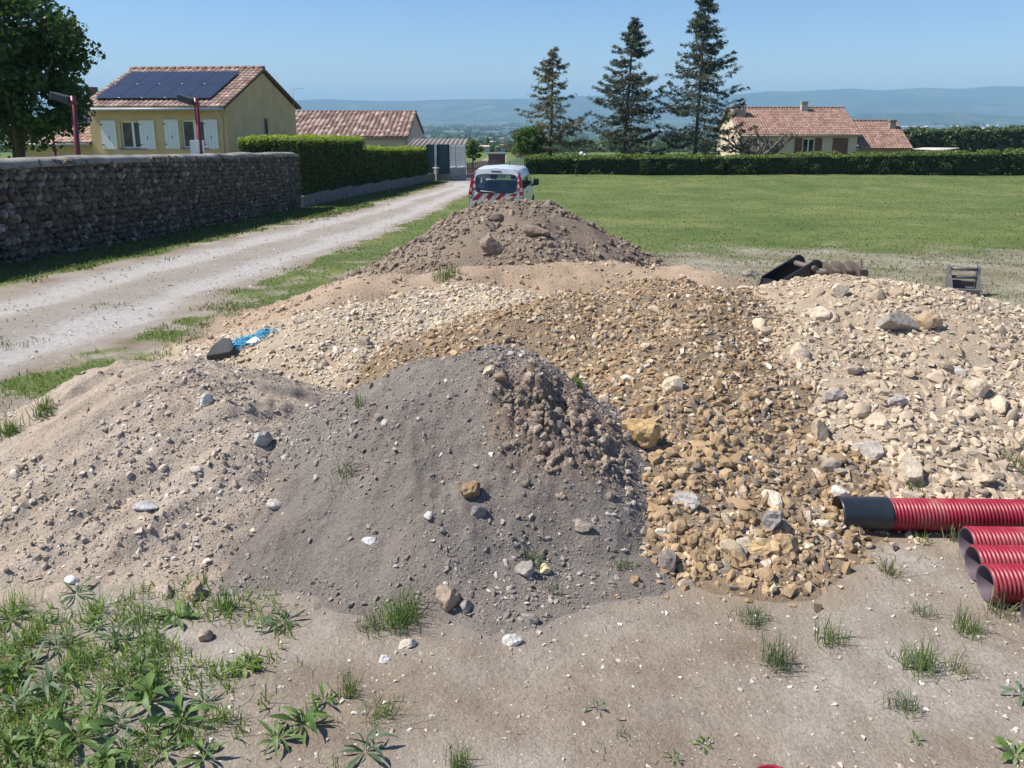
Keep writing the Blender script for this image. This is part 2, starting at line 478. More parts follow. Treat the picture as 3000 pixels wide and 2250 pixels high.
    c = mixc(t, mth(t, 'MULTIPLY', ckf, 0.6), c, (0.14, 0.115, 0.09))
    t.links.new(c, b.inputs['Base Color'])
    b.inputs['Roughness'].default_value = 0.97; b.inputs['Specular IOR Level'].default_value = 0.12
    h = mth(t, 'ADD', mth(t, 'MULTIPLY', n3.outputs[0], 0.6), mth(t, 'MULTIPLY', n2.outputs[0], 1.8))
    h = mth(t, 'SUBTRACT', h, mth(t, 'MULTIPLY', ckf, 0.5))
    bump(t, b, h, 0.8, 0.014)
    return m
GM = ground_mat('earth')

# ------------------------------------------------------------------ ground sheets
TOECOL = dict(A=(0.245, 0.195, 0.148), B=(0.36, 0.27, 0.19), C=(0.44, 0.36, 0.26), D=(0.28, 0.225, 0.165), E=(0.42, 0.34, 0.25), F=(0.245, 0.212, 0.183), G=(0.39, 0.325, 0.26))
def build_ground():
    ys = [-5.0]
    while ys[-1] < 170: ys.append(ys[-1] + max(0.045, 0.0135 * max(ys[-1], 0)))
    ys = np.array(ys)
    s = np.linspace(-1.15, 1.15, 340)
    Y = np.repeat(ys[:, None], len(s), 1)
    X = s[None, :] * (np.maximum(Y, 1) + 3.5)
    Zg = g(X, Y)
    tr, ln, gs, md = masks(X, Y)
    Zg = Zg - 0.02 * tr * (Y < 60) + 0.012 * gs * (Y < 60)
    n, k = X.shape
    idx = np.arange(n * k).reshape(n, k)
    F = np.stack([idx[:-1, :-1], idx[:-1, 1:], idx[1:, 1:], idx[1:, :-1]], -1).reshape(-1, 4)
    fx = X.ravel()[F].mean(1); fy = Y.ravel()[F].mean(1)
    fl = ln.ravel()[F].mean(1); ft = tr.ravel()[F].mean(1); fm = md.ravel()[F].mean(1)
    lane = (np.maximum(fl, ft) > 0.5)
    mead = (fm > 0.5) & ~lane
    V = np.stack([X, Y, Zg], -1).reshape(-1, 3)
    A = all_raw(X, Y); d = A[1:] - A[0][None]
    wgt = sstep(-0.13, 0.03, d + 0.05 * fbm(X * 5, Y * 5, 3, 88)[None]); wi = wgt.argmax(0)
    tc = np.array([TOECOL[h['key']] for h in HEAPS])[wi]
    at_ = dict(track=tr.ravel(), lane=ln.ravel(), grass=(gs * (1 - wgt.max(0))).ravel(), toe=wgt.max(0).ravel(), tr_=tc[..., 0].ravel(), tg_=tc[..., 1].ravel(), tb_=tc[..., 2].ravel())
    for nm, m in (('ground', ~lane & ~mead), ('dirt_track', lane), ('meadow', mead)):
        f = F[m]; u, inv = np.unique(f, return_inverse=True)
        me = np_mesh(nm, V[u], inv.reshape(-1, 4), GM, True, attrs={k2: v[u] for k2, v in at_.items()})
        o = link(nm, me); o['kind'] = 'structure'
    # last row is shared with the valley sheet
    return ys[-1]
Y_END = build_ground()

VM, t, b, _ = newmat('valley_fields')
geo = t.nodes.new('ShaderNodeNewGeometry'); vv = geo.outputs['Position']
v = t.nodes.new('ShaderNodeTexVoronoi'); v.inputs['Scale'].default_value = 0.0065; t.links.new(vv, v.inputs['Vector'])
sepc = t.nodes.new('ShaderNodeSeparateColor'); t.links.new(v.outputs['Color'], sepc.inputs[0])
r = ramp(t, [(0.0, (0.055, 0.095, 0.035)), (0.35, (0.10, 0.17, 0.05)), (0.6, (0.13, 0.15, 0.06)), (0.85, (0.24, 0.22, 0.14))], 'CONSTANT')
t.links.new(sepc.outputs[0], r.inputs[0])
near = mth(t, 'LESS_THAN', 1.0, 2.0)
n = tnoise(t, 0.02, 6, 0.7, vec=vv)
rr = ramp(t, [(0.4, (0.035, 0.06, 0.028)), (0.6, (1, 1, 1))]); t.links.new(n.outputs[0], rr.inputs[0])
mk = ramp(t, [(0.46, (0, 0, 0)), (0.54, (1, 1, 1))]); t.links.new(n.outputs[0], mk.inputs[0])
cfar = mixc(t, mk.outputs[0], (0.035, 0.06, 0.028), r.outputs[0])
sx = t.nodes.new('ShaderNodeSeparateXYZ'); t.links.new(vv, sx.inputs[0])
nf = t.nodes.new('ShaderNodeMapRange'); nf.inputs[1].default_value = 210; nf.inputs[2].default_value = 330; t.links.new(sx.outputs[1], nf.inputs[0])
c = mixc(t, nf.outputs[0], (0.10, 0.155, 0.045), cfar)
t.links.new(c, b.inputs['Base Color']); b.inputs['Roughness'].default_value = 0.95; b.inputs['Specular IOR Level'].default_value = 0.1

def grid_obj(name, ys, smin, smax, ns, off, zf, mat, kind='structure'):
    ys = np.array(ys); s = np.linspace(smin, smax, ns)
    Y = np.repeat(ys[:, None], ns, 1); X = s[None, :] * (Y + off)
    Zg = zf(X, Y)
    idx = np.arange(Y.size).reshape(Y.shape)
    F = np.stack([idx[:-1, :-1], idx[:-1, 1:], idx[1:, 1:], idx[1:, :-1]], -1).reshape(-1, 4)
    o = link(name, np_mesh(name, np.stack([X, Y, Zg], -1).reshape(-1, 3), F, mat, True))
    o['kind'] = kind
    return o
ys = [Y_END]
while ys[-1] < 9500: ys.append(ys[-1] * 1.03)
grid_obj('valley_floor', ys, -1.15, 1.15, 170, 3.5, g, VM)

HM, t, b, _ = newmat('wooded_hills')
geo = t.nodes.new('ShaderNodeNewGeometry'); vv = geo.outputs['Position']
n = tnoise(t, 0.0028, 10, 0.78, vec=vv)
r = ramp(t, [(0.40, (0.02, 0.04, 0.022)), (0.52, (0.05, 0.075, 0.038)), (0.64, (0.15, 0.16, 0.095))]); t.links.new(n.outputs[0], r.inputs[0])
t.links.new(r.outputs[0], b.inputs['Base Color']); b.inputs['Roughness'].default_value = 1.0; b.inputs['Specular IOR Level'].default_value = 0.0
def row_z(row, Y):
    d = ray(1106, row); return EYE + d[2] / d[1] * Y
SKX = [-400, 200, 640, 700, 760, 830, 900, 1000, 1100, 1200, 1300, 1450, 1600, 1680, 1760, 1830, 1900, 1990, 2070, 2140, 2212, 2600]
SKR = [225, 218, 213, 210, 214, 215, 213, 211, 212, 208, 206, 204, 200, 194, 190, 187, 193, 187, 189, 185, 186, 190]
HY = 9400.0
def hills_z(X, Y):
    px = 1106 + FD * (X / Y) / CP
    top = row_z(np.interp(px, SKX, SKR), HY) - 14 + 16 * fbm(X * 0.0012, 3.3 + 0 * X, 5, 91)
    k = sstep(7000, HY, Y + 500 * fbm(X * 0.0009, Y * 0.0009, 3, 55))
    return -96 + (top + 96) * k + 34 * fbm(X * 0.0011, Y * 0.0011, 5, 43) * sstep(7000, 7900, Y) * sstep(HY + 1, HY - 900, Y) - 140 * sstep(HY + 100, 12500, Y)
grid_obj('far_hills', np.linspace(6900, 10600, 60), -0.95, 0.95, 300, 0, hills_z, HM)
def low_z(X, Y):
    px = 1106 + FD * (X / Y) / CP
    top = row_z(np.interp(px, [-400, 1500, 1760, 1850, 2000, 2070, 2140, 2212, 2600], [272, 268, 252, 246, 243, 241, 249, 252, 262]), 5600.0)
    k = sstep(5150, 5600, Y) * sstep(6300, 5700, Y)
    return -110 + (top + 110) * k + 5 * fbm(X * 0.003, Y * 0.003, 4, 47) * k
grid_obj('low_ridge', np.linspace(5000, 6400, 22), -0.05, 0.95, 160, 0, low_z, HM)

# ------------------------------------------------------------------ haze
hb = MB().bx(-13000, 13000, -300, 13000, -245, 262)
HZ = bpy.data.materials.new('haze'); HZ.use_nodes = True
t = HZ.node_tree; t.nodes.clear()
out = t.nodes.new('ShaderNodeOutputMaterial'); pv = t.nodes.new('ShaderNodeVolumePrincipled')
pv.inputs['Color'].default_value = (0.44, 0.75, 1.0, 1)
pv.inputs['Density'].default_value = 0.00014
pv.inputs['Anisotropy'].default_value = 0.0
t.links.new(pv.outputs[0], out.inputs['Volume'])
ho = hb.build('haze', HZ)
ho['kind'] = 'stuff'; ho['label'] = 'thin blue summer haze over the valley and hills'; ho['category'] = 'haze'

# ------------------------------------------------------------------ heaps and stones
def proto_rock(seed, sub=1, planes=8, boxy=0.0, dr=(0.5, 0.85)):
    rr = np.random.default_rng(seed)
    bm = bmesh.new(); bmesh.ops.create_icosphere(bm, subdivisions=sub, radius=1.0)
    V = np.array([v.co[:] for v in bm.verts]); F = np.array([[v.index for v in f.verts] for f in bm.faces]); bm.free()
    V *= (1 + 0.10 * rr.normal(size=(len(V), 1))).clip(0.8, 1.2)
    for _ in range(planes):
        nrm = rr.normal(size=3); nrm /= np.linalg.norm(nrm); d = rr.uniform(*dr)
        dist = V @ nrm - d
        V = V - np.clip(dist, 0, None)[:, None] * nrm * 0.97
    V /= np.abs(V).max()
    V *= 0.5
    return V, F
def hull_rock(seed, k):
    rr = np.random.default_rng(seed)
    P = rr.normal(size=(k, 3)); P /= np.linalg.norm(P, axis=1, keepdims=True); P *= rr.uniform(0.8, 1.0, size=(k, 1))
    bm = bmesh.new()
    for q in P: bm.verts.new(q)
    r_ = bmesh.ops.convex_hull(bm, input=bm.verts)
    bmesh.ops.delete(bm, geom=[v for v in bm.verts if not v.link_faces], context='VERTS')
    bmesh.ops.triangulate(bm, faces=bm.faces)
    bm.verts.index_update()
    V = np.array([v.co[:] for v in bm.verts]); F = np.array([[v.index for v in f.verts] for f in bm.faces]); bm.free()
    V -= (V.max(0) + V.min(0)) / 2
    V /= (V.max(0) - V.min(0))[None]
    return V, F
SMALL = [hull_rock(100 + i, 11) for i in range(20)]
TINY = [hull_rock(300 + i, 7) for i in range(14)]
LARGE = [proto_rock(400 + i, 2, 9 + i % 4, dr=(0.62, 0.93)) for i in range(14)]
def lump_proto(seed, rough=.42):
    bm = bmesh.new(); bmesh.ops.create_icosphere(bm, subdivisions=2, radius=1.0)
    V = np.array([v.co[:] for v in bm.verts]); F = np.array([[v.index for v in f.verts] for f in bm.faces]); bm.free()
    n = fbm(V[:, 0] * 1.8 + seed, V[:, 1] * 1.8 + V[:, 2] * 1.5, 3, seed) + .6 * fbm(V[:, 2] * 4 - seed, V[:, 0] * 4 + V[:, 1] * 3, 3, seed + 9)
    V = V * (1 + rough * n)[:, None]
    return V / np.abs(V).max(0)[None] * .5, F
def frames(N, tilt=0.35, rg=rng):
    """rotation matrices (n,3,3) with z axis near the normals N"""
    n = len(N)
    Zv = N + tilt * rg.normal(size=(n, 3)); Zv /= np.linalg.norm(Zv, axis=1, keepdims=True)
    A = rg.normal(size=(n, 3)); Xv = np.cross(A, Zv); Xv /= np.linalg.norm(Xv, axis=1, keepdims=True)
    Yv = np.cross(Zv, Xv)
    return np.stack([Xv, Yv, Zv], -1)
def joined_stones(name, P, Rm, S, protos, mat, parent=None, rg=rng):
    pick = rg.integers(0, len(protos), len(P)); VV = []; FF = []; RR = []; o = 0
    rn = rg.random(len(P))
    for k, (V, F) in enumerate(protos):
        m = pick == k
        if not m.any(): continue
        L = V[None] * S[m][:, None, :]
        W = np.einsum('nij,nvj->nvi', Rm[m], L) + P[m][:, None, :]
        c = m.sum()
        VV.append(W.reshape(-1, 3)); RR.append(np.repeat(rn[m], len(V)))
        FF.append((F[None] + (np.arange(c) * len(V))[:, None, None] + o).reshape(-1, 3)); o += c * len(V)
    me = np_mesh(name, np.concatenate(VV), np.concatenate(FF), mat, False, rnd=np.concatenate(RR))
    ob = link(name, me, parent); ob['kind'] = 'stuff'
    return ob
def normals(fz, x, y, e=0.03):
    dx = (fz(x + e, y) - fz(x - e, y)) / (2 * e); dy = (fz(x, y + e) - fz(x, y - e)) / (2 * e)
    N = np.stack([-dx, -dy, np.ones_like(dx)], -1)
    return N / np.linalg.norm(N, axis=1, keepdims=True)
def Zmax(x, y): return all_z(x, y).max(0)

TAN = [(0.54, 0.45, 0.32), (0.64, 0.55, 0.42), (0.48, 0.36, 0.22), (0.68, 0.60, 0.48), (0.42, 0.34, 0.25), (0.58, 0.46, 0.30), (0.72, 0.66, 0.56), (0.36, 0.31, 0.27)]
ORANGE = [(0.36, 0.24, 0.125), (0.43, 0.305, 0.175), (0.31, 0.215, 0.125), (0.53, 0.43, 0.30), (0.38, 0.26, 0.14), (0.46, 0.35, 0.215), (0.23, 0.19, 0.16), (0.62, 0.54, 0.42), (0.32, 0.21, 0.115)]
PALE = [(0.48, 0.385, 0.27), (0.54, 0.445, 0.32), (0.42, 0.34, 0.24), (0.50, 0.40, 0.285), (0.57, 0.49, 0.375), (0.37, 0.305, 0.235), (0.49, 0.39, 0.275)]
GREY = [(0.27, 0.232, 0.195), (0.34, 0.295, 0.25), (0.21, 0.182, 0.155), (0.38, 0.33, 0.28), (0.26, 0.225, 0.19), (0.31, 0.27, 0.23), (0.55, 0.51, 0.45)]
BEIGEG = [(0.40, 0.33, 0.255), (0.46, 0.385, 0.305), (0.33, 0.27, 0.21), (0.52, 0.45, 0.37), (0.37, 0.305, 0.24), (0.62, 0.56, 0.48)]
BROWN = [(0.235, 0.18, 0.135), (0.28, 0.22, 0.165), (0.195, 0.152, 0.115), (0.32, 0.26, 0.205), (0.255, 0.20, 0.15), (0.22, 0.17, 0.13)]
PINKB = [(0.40, 0.30, 0.21), (0.46, 0.36, 0.26), (0.34, 0.25, 0.17), (0.54, 0.45, 0.34), (0.43, 0.31, 0.20)]
SPEC = {
 'A': dict(name='rubble_heap', label='tall brown rubble heap rising in front of the white van', pal=BROWN, soil=[(0.20, 0.155, 0.115), (0.245, 0.195, 0.148), (0.29, 0.235, 0.18)], res=0.05, n=4200, small=(0.028, 0.085), big=(0.07, 0.17), nb=420, tiny=6000, dens=0.15),
 'B': dict(name='earth_ridge', label='low reddish brown earth ridge with a grass tuft, below the tall brown heap', pal=PINKB, soil=[(0.33, 0.25, 0.175), (0.40, 0.30, 0.21), (0.44, 0.35, 0.26)], res=0.045, n=2200, small=(0.018, 0.05), big=(0.045, 0.10), nb=160, tiny=6000, dens=-0.05),
 'C': dict(name='gravel_heap', label='pale cream gravel heap spreading to the left beside the lane grass', pal=TAN, soil=[(0.40, 0.32, 0.23), (0.46, 0.38, 0.28), (0.50, 0.42, 0.32)], res=0.035, n=13000, small=(0.016, 0.046), big=(0.04, 0.095), nb=420, tiny=9000, dens=0.3),
 'D': dict(name='rubble_heap', label='orange tan stone rubble heap in the middle, running down to the black pipe end', pal=ORANGE, soil=[(0.20, 0.15, 0.10), (0.26, 0.195, 0.13), (0.31, 0.24, 0.165)], res=0.03, n=19000, small=(0.016, 0.052), big=(0.045, 0.115), nb=420, tiny=9000, dens=0.6),
 'E': dict(name='stone_heap', label='wide pale beige stone heap on the right behind the red pipes', pal=PALE, soil=[(0.38, 0.30, 0.215), (0.43, 0.345, 0.25), (0.47, 0.385, 0.29)], res=0.035, n=18000, small=(0.015, 0.055), big=(0.045, 0.15), nb=480, tiny=9000, dens=0.5),
 'F': dict(name='soil_heap', label='dark grey fine soil heap in front with brown clods on its right side', pal=GREY, soil=[(0.190, 0.165, 0.143), (0.227, 0.198, 0.172), (0.270, 0.237, 0.206)], res=0.016, n=8500, small=(0.011, 0.030), big=(0.03, 0.055), nb=150, tiny=22000, dens=0.0),
 'G': dict(name='gravel_heap', label='grey beige gritty gravel heap at the left in front', pal=BEIGEG, soil=[(0.39, 0.315, 0.24), (0.45, 0.37, 0.29), (0.51, 0.435, 0.355)], res=0.018, n=6500, small=(0.012, 0.034), big=(0.03, 0.06), nb=130, tiny=13000, dens=-0.1),
}
def apparent(P): return np.sqrt((P ** 2).sum(1))
LMESH = {}
def large_mesh(k, matname, mat):
    key = (k, matname)
    if key not in LMESH:
        V, F = LARGE[k]; LMESH[key] = np_mesh('stone', V, F, mat, False)
    return LMESH[key]
keys = [h['key'] for h in HEAPS]
HEAPOBJ = {}
for hi, h in enumerate(HEAPS):
    key = h['key']; S = SPEC[key]
    rx = [p.x for p in h['ridge']]; ry = [p.y for p in h['ridge']]; rz = max(p.z for p in h['ridge'])
    ext = (rz + 0.45) / h['slope'] + 0.5
    x0, x1 = min(rx) - ext, max(rx) + ext; y0, y1 = max(min(ry) - ext, 1.6), max(ry) + ext
    if key == 'E': x1 = min(x1, 9.0)
    nx = int((x1 - x0) / S['res']); ny = int((y1 - y0) / S['res'])
    X, Y = np.meshgrid(np.linspace(x0, x1, nx), np.linspace(y0, y1, ny))
    ZZ = heap_z(h, X, Y); AZ = all_raw(X, Y); ZR = heap_raw(h, X, Y)
    others = np.delete(AZ, hi + 1, 0).max(0)
    keepv = (ZR > others - 0.12)
    idx = np.arange(X.size).reshape(X.shape)
    F = np.stack([idx[:-1, :-1], idx[:-1, 1:], idx[1:, 1:], idx[1:, :-1]], -1).reshape(-1, 4)
    kf = keepv.ravel()[F].all(1)
    F = F[kf]; u, inv = np.unique(F, return_inverse=True)
    V = np.stack([X, Y, ZZ], -1).reshape(-1, 3)[u]
    at_ = {}
    br = None
    if key == 'F':
        m = np.exp(-(((V[:, 0] - CL.x - 0.05) / 0.42) ** 2 + ((V[:, 1] - CL.y) / 0.38) ** 2)) + 0.25 * fbm(V[:, 0] * 5, V[:, 1] * 5, 3, 3)
        at_['brown'] = sstep(0.35, 0.7, m); br = (0.25, 0.19, 0.145)
    if key == 'D':
        m = fbm(V[:, 0] * 0.9, V[:, 1] * 0.9, 3, 71); at_['brown'] = sstep(0.0, 0.5, m) * 0.7; br = (0.30, 0.26, 0.215)
    sm = soil_mat('soil_' + S['name'] + key.lower(), S['soil'], brown=br)
    ob = link(S['name'], np_mesh(S['name'], V, inv.reshape(-1, 4), sm, True, attrs=at_))
    tag(ob, S['label'], 'heap', 'heaps of dug earth and rubble')
    HEAPOBJ[key] = ob
    mj = stone_mat('stones_' + key.lower(), S['pal'], True, dust=S['soil'][1], tex=30)
    mo = stone_mat('stone_' + key.lower(), S['pal'], False, dust=S['soil'][1], tex=3.0)
    fz = lambda x, y: heap_z(h, x, y)
    def place(n, toe, dens):
        xs = rng.uniform(x0, x1, n * 5); ys_ = rng.uniform(y0, y1, n * 5)
        A = all_raw(xs, ys_); zi = A[hi + 1]; oth = np.delete(A, hi + 1, 0).max(0)
        keep = (zi > oth - 0.004) | ((zi > oth - toe * rng.random(len(xs)) ** 2) & (rng.random(len(xs)) < 0.35))
        keep &= rng.random(len(xs)) < np.clip(0.55 + dens + 1.2 * fbm(xs * 1.7, ys_ * 1.7, 3, hi * 7 + 2), 0.06, 1)
        keep &= ~((ys_ > max(ry) + 0.7) & (rng.random(len(xs)) < 0.8))     # far side of the heap: fewer
        xs, ys_ = xs[keep][:n], ys_[keep][:n]
        return xs, ys_, Zmax(xs, ys_)
    # tiny grit
    xs, ys_, zs = place(S['tiny'], 0.10, S['dens'] + 0.2); n = len(xs)
    N = normals(Zmax, xs, ys_); s = rng.uniform(0.35, 1.0, n) ** 1.5 * (S['small'][0] * 1.15); s = np.maximum(s, 0.006)
    Sx = np.stack([s, s * rng.uniform(0.6, 1, n), s * rng.uniform(0.45, 0.9, n)], -1)
    joined_stones('grit', np.stack([xs, ys_, zs + s * 0.12], -1), frames(N), Sx, TINY, mj, ob)
    # small stones
    xs, ys_, zs = place(S['n'], 0.07 if key == 'D' else 0.14, S['dens']); n = len(xs)
    N = normals(Zmax, xs, ys_); s = S['small'][0] + (S['small'][1] - S['small'][0]) * rng.random(n) ** 2.2
    if key == 'D': s = s * np.interp(ys_, [3.1, 4.2, 5.5, 7], [1.2, 1.12, 1.0, .85])
    if key in 'EC': s = s * np.interp(ys_, [3.8, 5, 6.5], [1.45, 1.15, 1.0])
    Sx = np.stack([s * rng.uniform(0.9, 1.5, n), s * rng.uniform(0.6, 1, n), s * rng.uniform(0.4, 0.8, n)], -1)
    PP = np.stack([xs, ys_, zs], -1) + N * (s * rng.uniform(-.06, .20, n))[:, None]; Rm = frames(N)
    ap = s / np.linalg.norm(PP - np.array([0, 0, EYE]), axis=1)
    joined_stones('small_stones', PP, Rm, Sx, SMALL, mj, ob)
    # larger stones: one object each
    xs, ys_, zs = place(S['nb'], 0.07 if key == 'D' else 0.18, S['dens'])
    n = len(xs); N = normals(Zmax, xs, ys_)
    s = S['big'][0] + (S['big'][1] - S['big'][0]) * rng.random(n) ** 3.0
    if key == 'D': s *= np.interp(ys_, [3, 4, 5, 7], [1.3, 1.1, 0.9, 0.7])
    PP = np.stack([xs, ys_, zs], -1) + N * (s * rng.uniform(-.06, .18, n))[:, None]; Rm = frames(N, 0.45)
    Sx = np.stack([s * rng.uniform(0.9, 1.45, n), s * rng.uniform(0.65, 1, n), s * rng.uniform(0.4, 0.85, n)], -1)
    ap = s / np.linalg.norm(PP - np.array([0, 0, EYE]), axis=1)
    order = np.argsort(-ap)
    for c, k in enumerate(order[:295]):
        so_ = link('stone', large_mesh(int(rng.integers(0, len(LARGE))), key, mo), ob)
        M = np.eye(4); M[:3, :3] = Rm[k] * Sx[k][None, :]; M[:3, 3] = PP[k]
        so_.matrix_local = Matrix(M.tolist())
    rest = order[295:]
    if len(rest): joined_stones('loose_stones', PP[rest], Rm[rest], Sx[rest], [proto_rock(500 + i, 2, 9) for i in range(3)], mj, ob)
    if key == 'D':     # crumbly brown clods that rolled to the foot
        xs, ys_, zs = place(5200, 0.05, .5); k = (ys_ < 4.6) & (rng.random(len(xs)) < np.interp(ys_, [3.2, 3.9, 4.6], [1, .8, .15])); xs, ys_, zs = xs[k][:850], ys_[k][:850], zs[k][:850]; n = len(xs)
        N = normals(Zmax, xs, ys_); s = 0.024 + 0.062 * rng.random(n) ** 2.2
        Sx = np.stack([s * rng.uniform(.9, 1.3, n), s * rng.uniform(0.75, 1, n), s * rng.uniform(0.6, .95, n)], -1)
        mb_ = stone_mat('clods_ochre', [(0.36, 0.25, 0.14), (0.42, 0.30, 0.17), (0.31, 0.215, 0.125), (0.46, 0.34, 0.20), (0.38, 0.265, 0.15)], True, dust=(0.34, 0.25, 0.155), tex=55)
        joined_stones('clods', np.stack([xs, ys_, zs], -1) + N * (s * .12)[:, None], frames(N), Sx, [lump_proto(80 + i, .55) for i in range(6)], mb_, ob)
    if key == 'F':     # brown clods on the right side
        n = 620
        xs = rng.normal(CL.x + 0.06, 0.17, n); ys_ = rng.normal(CL.y - 0.03, 0.15, n)
        A = all_z(xs, ys_); k = A[hi + 1] >= A.max(0) - 1e-6; xs, ys_ = xs[k], ys_[k]; n = len(xs); zs = Zmax(xs, ys_)
        N = normals(Zmax, xs, ys_); s = 0.012 + 0.055 * rng.random(n) ** 3
        Sx = np.stack([s, s * rng.uniform(0.7, 1, n), s * rng.uniform(0.6, 1, n)], -1)
        mb_ = stone_mat('clods_brown', [(0.27, 0.205, 0.15), (0.32, 0.245, 0.18), (0.23, 0.18, 0.135), (0.35, 0.27, 0.20)], True, dust=(0.24, 0.205, 0.17), tex=60)
        CLP = [lump_proto(60 + i) for i in range(5)]
        joined_stones('clods', np.stack([xs, ys_, zs + s * 0.05], -1), frames(N), Sx, CLP, mb_, ob)

# ------------------------------------------------------------------ single rocks one can point at
def rough_mesh(seed, col, amp=0.16, sub=3, planes=6, craggy=0.0):
    rr = np.random.default_rng(seed)
    bm = bmesh.new(); bmesh.ops.create_icosphere(bm, subdivisions=sub, radius=1.0)
    V = np.array([v.co[:] for v in bm.verts]); F = np.array([[v.index for v in f.verts] for f in bm.faces]); bm.free()
    n = fbm(V[:, 0] * 1.6 + seed, V[:, 1] * 1.6 + V[:, 2] * 1.3, 3, seed) + fbm(V[:, 2] * 1.6 - seed, V[:, 0] * 1.2 + V[:, 1], 3, seed + 9)
    V = V * (1 + amp * n)[:, None]
    for _ in range(planes):
        nrm = rr.normal(size=3); nrm /= np.linalg.norm(nrm); d = rr.uniform(0.5, 0.85)
        V = V - np.clip(V @ nrm - d, 0, None)[:, None] * nrm * 0.95
    if craggy:
        n2 = fbm(V[:, 0] * 6 + seed, V[:, 1] * 6 + V[:, 2] * 5, 4, seed + 31)
        V = V * (1 + craggy * n2)[:, None]
    V /= np.abs(V).max(0)[None, :] * 2
    return V, F
CW = (0.74, 0.70, 0.63); CT = (0.52, 0.43, 0.31); CG = (0.33, 0.30, 0.265); CB = (0.33, 0.245, 0.165); CO = (0.50, 0.35, 0.18); CPB = (0.58, 0.50, 0.38)
